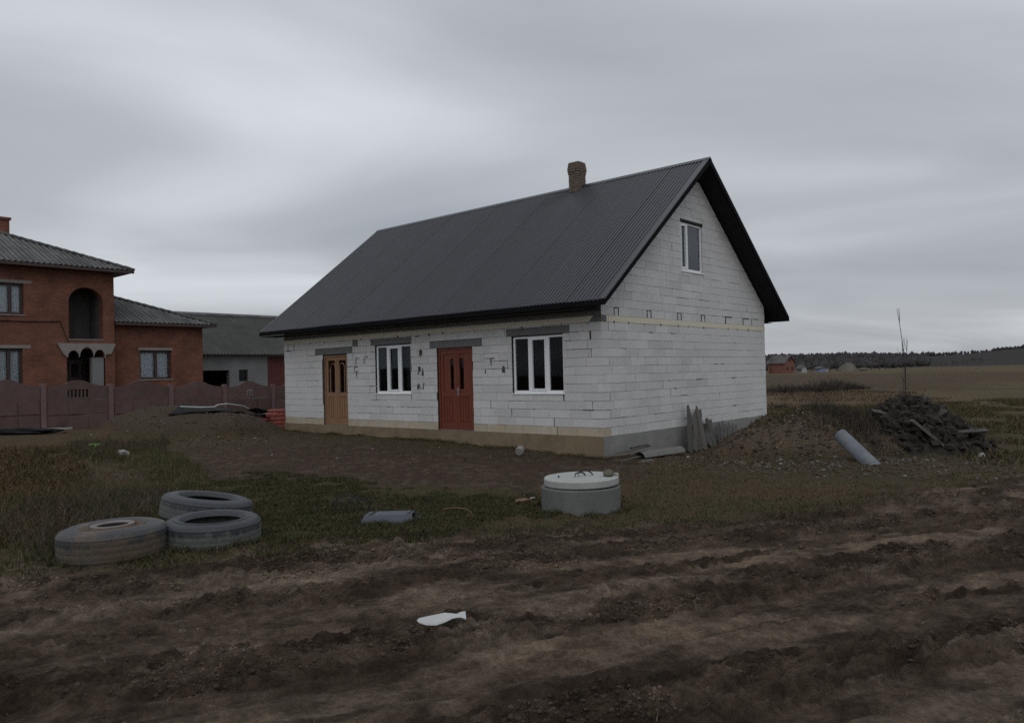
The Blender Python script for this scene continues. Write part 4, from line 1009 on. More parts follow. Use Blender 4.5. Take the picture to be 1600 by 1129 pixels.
# upturned blue-grey tray with slots
tr = thing('plastic_tray', 'blue grey upturned plastic tray with dark slots lying in the grass', 'tray'); rest(tr, 607, 812, -.015, YR+.03)
tr.rotation_euler.x = R_(2)
w2, d2, h2 = .365, .19, .13
o_ = [(-w2, -d2), (w2, -d2), (w2, d2), (-w2, d2)]; i_ = [(-w2*.8, -d2*.62), (w2*.86, -d2*.62), (w2*.92, d2*.62), (-w2*.7, d2*.62)]
tb = MB(); v = [(x, y, 0) for x, y in o_]+[(x, y, h2) for x, y in i_]; th_ = .012
v2 = [(x*.95, y*.9, 0) for x, y in o_]+[(x*.95, y*.9, h2-th_) for x, y in i_]
tb.add(v+v2, [(0, 1, 5, 4), (2, 3, 7, 6), (3, 0, 4, 7), (4, 5, 6, 7), (8, 12, 13, 9), (10, 14, 15, 11), (11, 15, 12, 8), (12, 15, 14, 13), (0, 8, 9, 1), (2, 10, 11, 3), (3, 11, 8, 0), (1, 9, 13, 5), (2, 6, 14, 10), (5, 13, 14, 6)])
tb.build('shell', M_bluegrey, tr)
for (xa, xb) in ((-w2*.70, -w2*.52), (w2*.66, w2*.8)):
    MB().prism([(xa, -d2*.5), (xb*.98, -d2*.5), (xb+.03, d2*.52), (xa+.05, d2*.52)], 'z', h2-.004, h2+.003).build('slot', M_gap, tr)
MB().box(w2*.9, w2*1.15, -d2*.1, d2*.55, .0, .07, jit=.015).build('end_flap', M_gap, tr)
# tangled wire and hoop
wv = thing('wire_tangle', 'tangle of dark thin wire looping out of the grass by the tray', 'wire'); rest(wv, 556, 800)
for k in range(7):
    a = random.uniform(0, 3); R0 = random.uniform(.1, .2); P = [((R0*math.cos(t)+random.uniform(-.02, .02)), .08*math.sin(t*1.3+a)+k*.02-.06, max(-.01, R0*1.0*math.sin(t)+.03)) for t in np.linspace(-.3, 3.5, 12)]
    off = random.uniform(-.16, .1); MB().tube([(x*r2[0]+off*r2[0]-y*r2[1], x*r2[1]+off*r2[1]+y*r2[0], z) for x, y, z in P], .006, 5).build('wire_loop', M_wire, wv)
hp_ = thing('bent_hoop', 'bent rusty hoop half sunk in grass between tray and well ring', 'hoop'); rest(hp_, 712, 806, 0, YR)
P = [(-.17, 0, -.03), (-.19, .0, .04), (-.15, 0, .09), (-.05, .01, .105), (.06, .0, .10), (.15, -.02, .085), (.21, -.03, .04), (.24, -.03, -.02)]; MB().tube(P, .013, 6).build('hoop', M_hoop, hp_)
# white scrap in the road
ws_ = MB(); prof = [(-.17, .006), (-.155, .03), (-.11, .052), (-.04, .066), (.02, .058), (.07, .034), (.10, .024), (.13, .034), (.155, .046), (.165, .05)]
n = 14; v = []; f = []
for (x, r) in prof:
    for k in range(n): t = 2*math.pi*k/n; v.append((x, r*math.cos(t), .02+.30*r*math.sin(t)+.01*math.sin(x*22)+(.012 if x > .12 else 0)*math.cos(t*2)))
for i in range(len(prof)-1):
    for k in range(n): f.append((i*n+k, (i+1)*n+k, (i+1)*n+(k+1) % n, i*n+(k+1) % n))
f += [tuple(range(n)), tuple((len(prof)-1)*n+k for k in range(n-1, -1, -1))]
ws_.add(v, f, True); o = ws_.build('plastic_scrap', M_white); rest(o, 691, 977, .04, YR+.10); o.rotation_euler.x = R_(14); o.rotation_euler.y = R_(-3)
tag(o, 'flattened white plastic scrap with a flared end lying in the muddy road', 'plastic scrap')
# pale stone by the left mound, litter, broken brick beside the ring
o = MB().blob((0, 0, 0), (.15, .12, .1), 3, .22, 12).build('stone', M_stone); STONE = rest(o, 193, 713, .08); tag(o, 'pale fist shaped stone lying in front of the earth mound by the fence', 'stone')
for i, (px, py, sx, lab) in enumerate(((818, 785, .11, 'largest broken brick piece leaning beside the well ring'), (832, 779, .06, 'small pale broken brick piece touching the well ring'), (809, 787, .07, 'flat broken brick piece farthest from the well ring'))):
    o = MB().blob((0, 0, 0), (sx, sx*.5, sx*.35), 2, .25, 30+i).build('broken_brick', M_orange if i != 1 else M_stone); rest(o, px, py, .03, YR+.6*i); tag(o, lab, 'brick piece', 'broken brick pieces by the well ring')
# translucent jar by the foundation
jr = MB().lathe([(0, 0), (.085, .0), (.095, .02), (.095, .15), (.07, .19), (.07, .2)], 20); o = jr.build('plastic_jug', mat('cloudy_plastic', (.25, .25, .23), .4, .1, 8)); P = rest(o, 811, 711, .09, YR); o.rotation_euler = (R_(-75), 0, YR-.3); tag(o, 'cloudy round plastic jug lying against the foundation below the large window', 'jug')
# roofing trough and scraps at the gable foot
def arc_sheet(l, r, a0, a1, th, seg=10):
    mb = MB(); v = []; f = []
    A = np.linspace(a0, a1, seg)
    for x in np.linspace(-l/2, l/2, 6):
        for a in A: v.append((x, r*math.cos(a), r*math.sin(a)))
        for a in A[::-1]: v.append((x, (r-th)*math.cos(a), (r-th)*math.sin(a)))
    m = 2*seg
    for i in range(5):
        for k in range(m): f.append((i*m+k, (i+1)*m+k, (i+1)*m+(k+1) % m, i*m+(k+1) % m))
    f += [tuple(range(m)), tuple(5*m+k for k in range(m-1, -1, -1))]
    return mb.add(v, f, True)
o = arc_sheet(1.55, .17, .25, 2.9, .014).build('gutter_shell', mat('grey_shell', (.16, .155, .145), .85, .2, 5, coord='obj')); P = onX(1035, 709, .75); o.location = (P[0]-.05, P[1], zg(P[0], P[1])+.0); o.rotation_euler.z = R_(84); tag(o, 'half round grey shell lying at the foot of the gable foundation', 'shell')
for i, (px, py, X, l, az, el, lab) in enumerate(((985, 703, .5, .75, 60, 9, 'pale splintered board propped on scraps at the house corner'), (1000, 698, .35, .55, 75, 4, 'dark short board on top of the scraps at the house corner'), (985, 717, .95, .8, 95, 0, 'thin lath lying in the grass in front of the half round shell'), (1012, 721, 1.1, .6, 100, -2, 'curved strip of bark in the grass near the half round shell'))):
    P = onX(px, py, X); o = MB().box(-l/2, l/2, -.05 if i != 2 else -.02, .05 if i != 2 else .02, -.012, .012, jit=.012).build('board_scrap', M_oldwood if i != 1 else M_darkwood)
    o.location = (P[0], P[1], max(P[2], zg(P[0], P[1])+.02)); o.rotation_euler = Euler((R_(10*i), R_(-el), R_(az))); tag(o, lab, 'board', 'scrap boards at the gable foot')
# grey boards leaning on the gable wall
specs = [(1079, 706, 632, .24, 'tallest pointed grey board leaning on the gable, next to the open foundation'), (1087, 704, 640, .22, 'rounded grey board close beside the tallest pointed one'),
  (1094, 702, 638, .18, 'narrow grey board with dark edge in the tall leaning group'), (1102, 700, 634, .24, 'wide pointed grey board slanting right in the tall leaning group'), (1111, 697, 655, .2, 'shorter grey board filling the notch between tall and low boards'),
  (1118, 694, 652, .2, 'steeply slanted grey board at the start of the low group'), (1124, 690, 660, .10, 'dark thin paling in the low leaning group beside the slanted board'), (1129, 688, 657, .09, 'jagged topped paling in the middle of the low leaning group'),
  (1134, 686, 662, .08, 'very narrow paling in the low leaning group near the mound'), (1139, 683, 658, .10, 'pale grey paling just before the earth mound'), (1145, 680, 660, .09, 'last but one paling half hidden by the earth mound'), (1150, 677, 661, .08, 'last paling of the row, deepest behind the earth mound')]
for i, (px, pb, ptp, w_, lab) in enumerate(specs):
    A = onX(px, pb, .42); B = onX(px-3 if i in (0, 3) else px, ptp, .12); 
    A = np.array([.42, A[1], min(A[2], zg(.42, A[1])+.02)-.02])
    if i == 3: B = onX(1089, ptp, .12)
    if i == 5: B = onX(1104, ptp, .12)
    l = np.linalg.norm(B-A); mb = MB(); hw = w_/2; tp = random.uniform(-.5, .5)*hw
    pts = [(-hw, 0), (hw, 0), (hw*random.uniform(.85, 1), l*.9), (tp, l*1.0), (-hw*random.uniform(.8, 1), l*random.uniform(.86, .94))]
    if i in (0, 3): pts = [(-hw, 0), (hw, 0), (hw*.95, l*.8), (-hw*.3, l), (-hw*.8, l*.93)]
    mb.prism(pts, 'z', -.014-.004*(i % 3), .014); o = mb.build('leaning_board', M_oldwood)
    zax = Vector((1, 0, 0)); yax = Vector(B-A).normalized(); xax = yax.cross(zax).normalized(); zax = xax.cross(yax)
    o.matrix_world = Matrix(((xax.x, yax.x, zax.x, A[0]), (xax.y, yax.y, zax.y, A[1]), (xax.z, yax.z, zax.z, A[2]), (0, 0, 0, 1)))
    tag(o, lab, 'board', 'old boards leaning on the gable wall')

# pipe lying down the mound, plank on the debris heap
def between(name, A, B, mb, m):
    """place a mesh built along local z from 0 to 1*length"""
    o = mb.build(name, m); d = Vector(B)-Vector(A); o.matrix_world = Matrix.Translation(Vector(A)) @ d.to_track_quat('Z', 'Y').to_matrix().to_4x4(); return o
PB0 = hit(1362, 721); PT0 = at_depth(1313, 681, float((np.array(PB0)-CAM)@FW)+.75)
A = Vector(PB0)+Vector((0, 0, -.06)); B = Vector(PT0)+Vector((0, 0, 0.02)); l = (B-A).length
pm = MB().lathe([(.118, -.3), (.133, -.3), (.133, l), (.118, l)], 36, closed=True)
o = between('pipe', A, B, pm, M_asb); tag(o, 'grey blue asbestos cement pipe lying down the end of the earth mound', 'pipe')

# debris heap of rotten boards and clods
HP = hit(1436, 712); dH = float((HP-CAM)@FW)+1.1
HC = at_depth(1425, 700, dH); hz = zg(HC[0], HC[1])
heap = MB(); rr = random.Random(17)
def heap_z(u, v): r = math.hypot(u/1.72, v/1.15); return max(0, 1-r**1.5)*1.05*(1-.35*max(0, u)/1.7)
def heap_pt(u, v, dz=0): return (HC[0]+u*r2[0]+v*f2[0], HC[1]+u*r2[1]+v*f2[1], hz-.05+heap_z(u, v)+dz)
n = 34; v = []; f = []
for i in range(n):
    for j in range(n):
        u = -1.9+3.8*i/(n-1); w = -1.35+2.7*j/(n-1); p = heap_pt(u, w, -.1+rr.uniform(-.05, .05)); v.append(p)
for i in range(n-1):
    for j in range(n-1): f.append((i*n+j, (i+1)*n+j, (i+1)*n+j+1, i*n+j+1))
heap.add(v, f, False)
for k in range(900):
    u, w = rr.gauss(0, .75), rr.gauss(-.1, .5)
    if heap_z(u, w) < .03: continue
    p = heap_pt(u, w, rr.uniform(-.05, .06))
    if rr.random() < .17:
        Mx = Matrix.Translation(Vector(p)) @ Euler((rr.gauss(0, .8), rr.gauss(0, .6), rr.uniform(0, 3.1))).to_matrix().to_4x4()
        l = rr.uniform(.05, .2); w_ = rr.uniform(.02, .055); heap.box(-l, l, -w_, w_, -.014, .014, M=Mx, jit=.018)
    else: heap.blob(p, (rr.uniform(.03, .13), rr.uniform(.03, .1), rr.uniform(.03, .11)), 1, .5, k)
for k in range(90):
    u, w = rr.gauss(0, .8), rr.gauss(-.2, .5)
    if heap_z(u, w) < .03: continue
    p = Vector(heap_pt(u, w, 0)); d = Vector((rr.gauss(0, .5), rr.gauss(0, .5), rr.uniform(.1, .8))).normalized()*rr.uniform(.1, .38); heap.tube([p-d*.3, p+d*.4+Vector((0, 0, .02)), p+d], .008, 4, .003)
ho = heap.build('debris_heap', mat('heap_debris', (.026, .022, .018), .95, .5, 5, .8, 25, tint=(.05, .043, .034), tscale=3.5, tmix=.6)); tag(ho, kind='stuff')
bs = [(-.95, -.75, .6, .35, 10, 'grey board end sticking out low on the left of the debris heap'), (-.7, -.3, .5, -.2, -14, 'light edged board on the left flank of the debris heap'), (.75, -.7, .9, .05, 3, 'long grey board lying flat across the right of the debris heap'), (.25, -.55, .6, .5, 20, 'dark short board crossing under the sloping plank on the heap'), (.2, .1, .5, -.6, 8, 'rotten board near the top of the debris heap'), (1.05, -.4, .5, -.3, -12, 'broken board at the right end of the debris heap')]
for i, (u, w, l, az, el, lab) in enumerate(bs):
    p = heap_pt(u, w, .07); o = MB().box(-l/2, l/2, -.07, .07, -.016, .016, jit=.012).build('heap_board', M_oldwood if i in (1, 2) else M_darkwood); o.location = p; o.rotation_euler = Euler((R_(15), R_(-el), YR+az)); tag(o, lab, 'board', 'loose boards on the debris heap')
A = hit(1487, 709); dA = float((A-CAM)@FW); B = at_depth(1424, 656, dA+.12); Bv = Vector(B); Av = Vector(A)+Vector((0, 0, .03)); l = (Bv-Av).length
o = between('plank', Av, Bv, MB().box(-.085, .085, -.025, .025, -.05, l, jit=.006), M_oldwood); tag(o, 'long grey plank sloping down the front of the debris heap', 'plank')
# white litter at the heap's foot
o = MB().blob((0, 0, 0), (.06, .045, .065), 2, .5, 77).build('litter', M_farwhite); rest(o, 1533, 713, .03); tag(o, 'crumpled pale bag at the right foot of the debris heap', 'litter')
o = MB().blob((0, 0, 0), (.11, .05, .03), 2, .3, 78).build('litter', M_farwhite); rest(o, 1530, 690, .12); tag(o, 'flat white scrap on the right end of the debris heap', 'litter')

# thin bare saplings behind the heap
def stem_path(px, pyt, pyb, D, bend, r, seg=9):
    A = at_depth(px[0], pyb, D); B = at_depth(px[1], pyt, D); P = []
    for t in np.linspace(0, 1, seg): p = A*(1-t)+B*t; P.append(tuple(p+np.array([r2[0], r2[1], 0])*bend*math.sin(t*math.pi)))
    return P
DS = dH+.9
sap = thing('sapling', 'tall bare sapling with thin twigs growing behind the debris heap', 'sapling', tuple(at_depth(1412, 665, DS)))
base = Vector(sap.location)
for (px, pyt, bend, r, tw) in (((1412, 1401.5), 482, .10, .015, 8), ((1415, 1418), 531, -.03, .013, 6), ((1411, 1409), 533, .02, .008, 4)):
    P = [tuple(Vector(p)-base) for p in stem_path(px, pyt, 668, DS, bend, r)]
    stn = MB().tube(P, r, 6, r*.3).build('stem', M_twig, sap)
    tm = MB()
    for k in range(tw):
        i = random.randint(2, len(P)-2); p = Vector(P[i]); d = Vector((r2[0], r2[1], 0))*random.choice([-1, 1])*random.uniform(.03, .09)+Vector((random.uniform(-.08, .08), random.uniform(-.08, .08), random.uniform(.2, .4))); tm.tube([p, p+d*.5+Vector((0, 0, -.02)), p+d], .005, 4, .002)
    tag(tm.build('twig', M_twig, stn), kind='stuff')

# ------------------------------------------------------------------ red beams, black sheets, hose and pale planks by the fence
rb0 = hit(425, 674); rbx = np.array([rb0[0], rb0[1]])
dR0 = 26.6; rbx = at_depth(425, 672, dR0)[:2]
lay = [(671, 436, .0), (664.5, 428, .0), (657.5, 424, .0), (650.5, 417, .0), (645.5, 420, .0)]
k = 0
labs = ['lowest red beam of the stack beside the house', 'second red beam from the bottom of the stack by the house', 'middle red beam of the stack by the house', 'second red beam from the top of the stack by the house', 'topmost red beam of the stack beside the house']
zs = zg(*rbx); step = .135
for i in range(5):
    A = at_depth(lay[i][1], 660, dR0); L0 = 1.3
    z = zs+.02+i*step; mb = MB(); mb.box(0, L0, -.16, .16, .0, step*.55); mb.box(0.01, L0-.01, -.13, .13, step*.56, step*.86); mb.box(-.003, L0+.003, -.175, -.14, step*.56, step*.80)
    o = mb.build('red_beam', M_red); o.location = (A[0], A[1], z); o.rotation_euler.z = YR+.12; tag(o, labs[i], 'beam', 'red beams stacked beside the house'); o['kind'] = 'thing'
    e_ = MB().box(.0, L0, -.181, -.176, step*.58, step*.78).build('beam_edge', mat('pale_edge', (.42, .2, .17), .7, .1), o)
for i, (px, py, lab) in enumerate(((411, 662, 'red tube end poking out low beside the red beams'), (407, 656, 'red tube end poking out beside the middle red beams'))):
    A = at_depth(px, py, dR0+.15); o = MB().lathe([(.03, 0), (.05, 0), (.05, .6), (.03, .6)], 14, closed=True).build('red_tube', M_red); o.location = tuple(A); o.rotation_euler = Euler((0, R_(90), YR+.1)); tag(o, lab, 'tube', 'red tubes beside the beam stack')
def sheet(name, pts_near, pts_far, label, m, amp=.05, seed=1):
    """a crumpled sheet between two ground edges"""
    n = 36; mrow = 7; v = []; f = []
    A = np.array(pts_near); B = np.array(pts_far)
    for i in range(n):
        t = i/(n-1)*(len(A)-1); k = min(int(t), len(A)-2); u = t-k; a = A[k]*(1-u)+A[k+1]*u; b = B[k]*(1-u)+B[k+1]*u
        for j in range(mrow):
            s = j/(mrow-1); p = a*(1-s)+b*s; nz = float(fbm(np.array([p[0]*2.3+seed]), np.array([p[1]*2.3]), seed, 4)[0])
            v.append((p[0], p[1], p[2]+amp*(nz*2+.35)))
    for i in range(n-1):
        for j in range(mrow-1): f.append((i*mrow+j, (i+1)*mrow+j, (i+1)*mrow+j+1, i*mrow+j+1))
    o = MB().add(v, f, True).build(name, m); md = o.modifiers.new('thick', 'SOLIDIFY'); md.thickness = .02
    return tag(o, label, 'plastic sheet')
def crest(px, py, dd, dz): 
    P = hit(px, py); P = P+np.array([f2[0], f2[1], 0])*dd; P[2] = zg(P[0], P[1])+dz; return P
near = [crest(px, py, .0, .03) for px, py in ((262, 650), (300, 646), (340, 645), (380, 646), (412, 652), (440, 660))]
far = [p+np.array([f2[0], f2[1], 0])*1.0 for p in near]
for q, z in zip(far, (.02, .03, .05, .08, .12, .16)): q[2] = zg(q[0], q[1])+z
sheet('black_sheet', near, far, 'crumpled black plastic sheet spread over the crest of the mound', M_tarp, .03, 3)
near2 = [p+np.array([f2[0], f2[1], 0])*.35+np.array([0, 0, .05]) for p in near[3:]]; far2 = [p+np.array([f2[0], f2[1], 0])*1.3+np.array([0, 0, .10]) for p in near[3:]]
sheet('black_sheet', near2, far2, 'dark folded plastic sheet bundled above the red beams', M_tarp, .05, 9)
hs = []
for px, dz in ((276, .05), (290, .02), (310, .0), (330, .03), (336, .09), (350, .11), (375, .1), (400, .12), (430, .12)):
    q = np.interp(px, (262, 300, 340, 380, 412, 440), range(6)); k = min(int(q), 4); u = q-k; p = (near[k]*(1-u)+near[k+1]*u)+np.array([f2[0], f2[1], 0])*.25; hs.append((p[0], p[1], zg(p[0], p[1])+.13+dz))
o = MB().tube(hs, .022, 6).build('pale_hose', M_palepipe); tag(o, 'pale hose lying across the black sheets on the mound', 'hose')
for i, (pa_, pb_2, dz, w_, lab) in enumerate((((-30, 680), (95, 674.5), .10, .10, 'thicker pale plank lying on the bank before the fence'), ((-30, 686), (113, 678.5), .03, .07, 'longer thin pale plank below the thicker one before the fence'))):
    A = at_depth(*pa_, 23.5); B = at_depth(*pb_2, 24.6); za = max(A[2], zg(A[0], A[1])+.03); zb = max(B[2], zg(B[0], B[1])+.03)
    A = Vector((A[0], A[1], za)); B = Vector((B[0], B[1], zb)); l = (B-A).length
    o = between('pale_plank', A, B, MB().box(-w_, w_, -.03, .03, 0, l, jit=.01), M_paleplank); tag(o, lab, 'plank', 'pale planks before the fence')
P = at_depth(35, 690, 22.8); o = MB().blob((0, 0, 0), (1.0, .3, .1), 3, .25, 4).build('dark_lump', M_tarp); o.location = (P[0], P[1], zg(P[0], P[1])+.08); o.rotation_euler.z = YR; tag(o, 'dark lump flattened below the pale planks', 'plastic bag')  # flattened dark lump on the bank below the planks
for i, (px, py, l, lab) in enumerate(((1220, 640, .24, 'dark log in the far grass, the one closest to the house wall'), (1262, 638, .22, 'dark log in the far grass between the two others'), (1298, 636, .2, 'dark log in the far grass, farthest from the house wall'))):
    P = at_depth(px, py, 33); o = MB().lathe([(0, -l), (.07, -l), (.085, 0), (.07, l), (0, l)], 10, wob=lambda a, j: .02*math.sin(3*a+j)).build('log', M_wire); o.location = (P[0], P[1], zg(P[0], P[1])+.1); o.rotation_euler = Euler((0, R_(90), YR+.1*i)); tag(o, lab, 'log', 'dark logs in the far grass')

# ------------------------------------------------------------------ far houses, trees, wood
def gabled(name, label, cat, px, py, D, w, l, h, rh, rot, mw, mr, win=True):
    P = at_depth(px, py, D); z = zg(P[0], P[1]); t = thing(name, label, cat, (P[0], P[1], z), YR+rot)
    MB().prism([(-w/2, -.5), (w/2, -.5), (w/2, h), (0, h+rh*.96), (-w/2, h)], 'y', -l/2, l/2).build('wall', mw, t)
    r = MB(); o = .5
    r.prism([(-w/2-o, h-o*rh/(w/2)), (0, h+rh), (0, h+rh+.25), (-w/2-o, h-o*rh/(w/2)+.25)], 'y', -l/2-.5, l/2+.5); r.prism([(w/2+o, h-o*rh/(w/2)), (0, h+rh), (0, h+rh+.25), (w/2+o, h-o*rh/(w/2)+.25)], 'y', -l/2-.5, l/2+.5)
    ro = r.build('roof', mr, t)
    return t, ro
DF = 262
fh, fr_ = gabled('farmhouse', 'distant red brick house with dark gabled roof at the field edge', 'house', 1221, 580, DF, 5.2, 7.0, 3.6, 2.2, .55, M_farred, M_farroof)
MB().box(-.3, .3, -2, -1.3, 5.0, 6.5).build('chimney', M_farred, fr_); MB().box(.3, .8, 1.5, 2.0, 5.0, 6.4).build('chimney', M_farred, fr_)
for (x_, z_) in ((-1.3, 1.0), (1.2, 1.0), (0, 3.9)): MB().box(x_-.4, x_+.4, -3.56, -3.45, z_, z_+1.1).build('window', M_gap, fh)
for i in range(2): MB().box(2.54, 2.65, -2.2+3*i, -1.2+3*i, 1.1, 2.4).build('window', M_gap, fh)
sh, _ = gabled('shed', 'small distant pale blue shed right of the red farmhouse', 'shed', 1284, 575.5, 270, 3.6, 3, 1.3, .5, .1, M_farblue, M_farroof)
MB().box(.9, 1.6, -1.6, -1.49, .1, 1.2).build('door', M_farwhite, sh)
wh, _ = gabled('shed', 'tiny white fronted shed just beside the red farmhouse', 'shed', 1253, 576, 265, 2.2, 2.4, 1.6, 1.0, .3, M_farwhite, M_farroof)
P = at_depth(1325, 576, 285); z = zg(P[0], P[1]); o = MB().lathe([(0, 3.2), (1.0, 2.8), (2.0, 2.1), (3.0, .9), (3.8, -.4)], 26, wob=lambda a, j: .6*math.sin(a*3+j)+.3*math.sin(a*7+2*j)).build('haystack', M_hay); o.location = (P[0], P[1], z); tag(o, 'pale conical haystack far across the brown field', 'haystack')
P = at_depth(1349, 575, 285); o = MB().blob((0, 0, 0), (1.4, 1.0, .8), 2, .3, 5).build('haystack', M_hay); o.location = (P[0], P[1], zg(P[0], P[1])+.5); tag(o, 'low rounded pale hay heap right of the conical haystack', 'haystack')

def bare_crown(mb, h, w, seed, n=70, r=.05, base=.25):
    """branching bare crown: limbs that fork three times"""
    rr = random.Random(seed)
    def grow(p, d, l, rad, k):
        q = p+d*l; mb.tube([p, p+d*l*.5+Vector((rr.gauss(0, .04), rr.gauss(0, .04), 0))*l, q], rad, 3, rad*.6, cap=False)
        if k == 0: return
        for _ in range(3 if k > 1 else 4):
            e = (d+Vector((rr.gauss(0, .55)*w, rr.gauss(0, .55)*w, rr.gauss(.12, .3)))).normalized(); grow(q-d*l*rr.uniform(0, .4), e, l*rr.uniform(.6, .85), rad*.62, k-1)
    grow(Vector((0, 0, h*base)), Vector((rr.gauss(0, .1), rr.gauss(0, .1), 1)).normalized(), h*.24, r, 4)
def far_tree(px, py, D, h, w, seed, label):
    P = at_depth(px, py, D); t = thing('bare_tree', label, 'tree', (P[0], P[1], zg(P[0], P[1])-.1), 0, 'bare trees beyond the brown field')
    MB().tube([(0, 0, 0), (0, 0, h*.3)], h*.025, 6, h*.018).build('trunk', M_fartree, t)
    c = MB(); bare_crown(c, h, w, seed, r=h*.014); tag(c.build('crown', M_fartree, t)); return t
ft = [(1204, 581, 262, 8, 1.2, 'bare tree half hidden by the white house gable edge'), (1247, 578, 285, 9, 1.2, 'bare tree directly right of the red farmhouse roof'), (1258, 577, 290, 8, 1.4, 'spreading bare tree over the tiny white shed'), (1268, 577, 280, 7.5, 1.3, 'bare tree between the white shed and the blue shed'), (1279, 576.5, 300, 8, 1.3, 'bare tree standing behind the pale blue shed'), (1296, 576, 290, 8.5, 1.2, 'bare tree just right of the pale blue shed'), (1307, 576, 300, 8, 1.4, 'bare tree left of the conical haystack'), (1339, 575, 300, 6.5, 1.4, 'bare tree between the two hay heaps'), (1362, 574.5, 300, 8, 1.5, 'dark broad bare tree right of the low hay heap'), (1374, 574.5, 310, 8.5, 1.4, 'taller bare tree at the end of the field trees'), (1383, 574, 320, 7, 1.4, 'last bare tree before the saplings')]
for i, a in enumerate(ft): far_tree(*a[:5], 100+i, a[5])
def shrub(px, py, D, h, w, seed, label):
    P = at_depth(px, py, D); t = thing('bare_shrub', label, 'shrub', (P[0], P[1], zg(P[0], P[1])-.05), 0, 'dark bare shrubs in the brown field')
    mb = MB(); rr = random.Random(seed)
    for k in range(130):
        a = rr.uniform(0, 6.28); q = rr.random()**.5*w; x, y = q*math.cos(a), q*math.sin(a); hh = h*(1-.5*(q/w)**2)*rr.uniform(.5, 1.0)
        mb.tube([(x*.6, y*.6, 0), (x*.85+rr.gauss(0, .06), y*.85, hh*.55), (x+rr.gauss(0, .15), y+rr.gauss(0, .15), hh)], .022, 3, .008, cap=False)
    tag(mb.build('twig', M_twig, t), kind='stuff'); return t
places = ['nearest the house wall', 'second from the house wall', 'third from the house wall', 'lowest of the row', 'in the middle of the row', 'broadest of the row', 'darkest and tallest of the row', 'third from the open end', 'second from the open end', 'last at the open end of the row']
for i in range(10):
    shrub(1212+14.5*i+random.uniform(-3, 3), 613-.2*i, 58+random.uniform(-3, 6)+i*.4, [.8, .9, .8, .6, 1.0, 1.05, 1.3, 1.1, .9, .6][i], [1.3, 1.2, 1.2, 1.1, 1.4, 1.9, 1.5, 1.3, 1.2, 1.2][i], 300+i, 'bare brown shrub in the far field, '+places[i])
for i, (px, py, D, h, w) in enumerate(((1500, 573, 330, 4, 5), (1475, 573.5, 320, 3, 6), (1525, 573, 350, 6, 4))): 
    P = at_depth(px, py, D); t = thing('bare_tree', ['low dark thicket tree in the far field under the hill', 'flat dark thicket left of the taller one under the hill', 'tall dark bare tree of the thicket under the hill'][i], 'tree', (P[0], P[1], zg(P[0], P[1])-.1), 0, 'thicket under the far hill'); c = MB()
    for k in range(4): 
        b_ = MB(); bare_crown(b_, h, 1.6, 500+i*9+k, r=.07); c.add([(x+(k-1.5)*w*.4*r2[0], y+(k-1.5)*w*.4*r2[1], z) for x, y, z in b_.v], b_.f)
    c.build('crown', M_fartree, t)
# far wood on the hills: one mass of small crowns
from mathutils import noise as mnoise
ico = bmesh.new(); bmesh.ops.create_icosphere(ico, subdivisions=1, radius=1.0); iv = np.array([v.co[:] for v in ico.verts]); ifc = np.array([[v.index for v in f.verts] for f in ico.faces]); ico.free()
VV = []; FF = []; cnt2 = 0; rg = np.random.default_rng(4)
for _ in range(5200):
    px = rg.uniform(1150, 1640) if rg.random() < .75 else rg.uniform(-300, 1150); dens = 1.0 if px < 1460 else (.55 if px > 1555 else .08)
    D = rg.uniform(430, 1000) if rg.random() < .2 else rg.uniform(600, 1750)
    if px > 1450: D = rg.uniform(1500, 1800)
    if rg.random() > dens or (D < 620 and px > 1375+rg.random()*60): continue
    P = at_depth(px, 560, D); z = zg(P[0], P[1]); s_ = rg.uniform(.9, 2.3)*(D/600)**.5; h_ = rg.uniform(2.8, 7.0)*(D/1100)**.3
    nz = 1+rg.normal(0, .38, (len(iv), 1)); VV.append(iv*nz*np.array([s_, s_, h_*.6])+np.array([P[0], P[1], z+h_*.55])); FF.append(ifc+cnt2*len(iv)); cnt2 += 1
o = np_mesh('far_wood', np.vstack(VV), np.vstack(FF), M_fartree); tag(o, kind='stuff')

# ------------------------------------------------------------------ grass, dry weeds, stones and clods
def blades(name, X, Y, H, Wd, lean, colr, curv=.35):
    n = len(X); Z = zmesh(X, Y)-.01; a = rng.uniform(0, 2*math.pi, n); b = rng.uniform(0, 2*math.pi, n)
    dx, dy = np.cos(a)*lean*H, np.sin(a)*lean*H; wx, wy = np.cos(b)*Wd/2, np.sin(b)*Wd/2
    V = np.zeros((n, 5, 3)); V[:, 0] = np.stack([X-wx, Y-wy, Z], 1); V[:, 1] = np.stack([X+wx, Y+wy, Z], 1)
    m_ = .55; V[:, 2] = np.stack([X+dx*m_*.7-wx*.7, Y+dy*m_*.7-wy*.7, Z+H*m_], 1); V[:, 3] = np.stack([X+dx*m_*.7+wx*.7, Y+dy*m_*.7+wy*.7, Z+H*m_], 1)
    V[:, 4] = np.stack([X+dx, Y+dy, Z+H*(1-.3*np.minimum(lean, 1)**2)], 1)
    base = (np.arange(n)*5)[:, None, None]; T_ = np.array([[0, 1, 3], [0, 3, 2], [2, 3, 4]])[None]+base
    c = np.repeat(colr, 5, 0)
    o = np_mesh(name, V.reshape(-1, 3), T_.reshape(-1, 3), M_blade, color=c); tag(o, kind='stuff'); return o
M_blade = mat('grass_blade', (0, 0, 0), .9, .15, 3, attr=True, spec=.15)
def scatter(P, n, fn=None):
    lo, hi = P.min(0), P.max(0); X = rng.uniform(lo[0], hi[0], n); Y = rng.uniform(lo[1], hi[1], n)
    s = sdist(P, X, Y); k = s > -.5
    if fn is not None: k &= fn(X, Y, s)
    return X[k], Y[k], s[k]
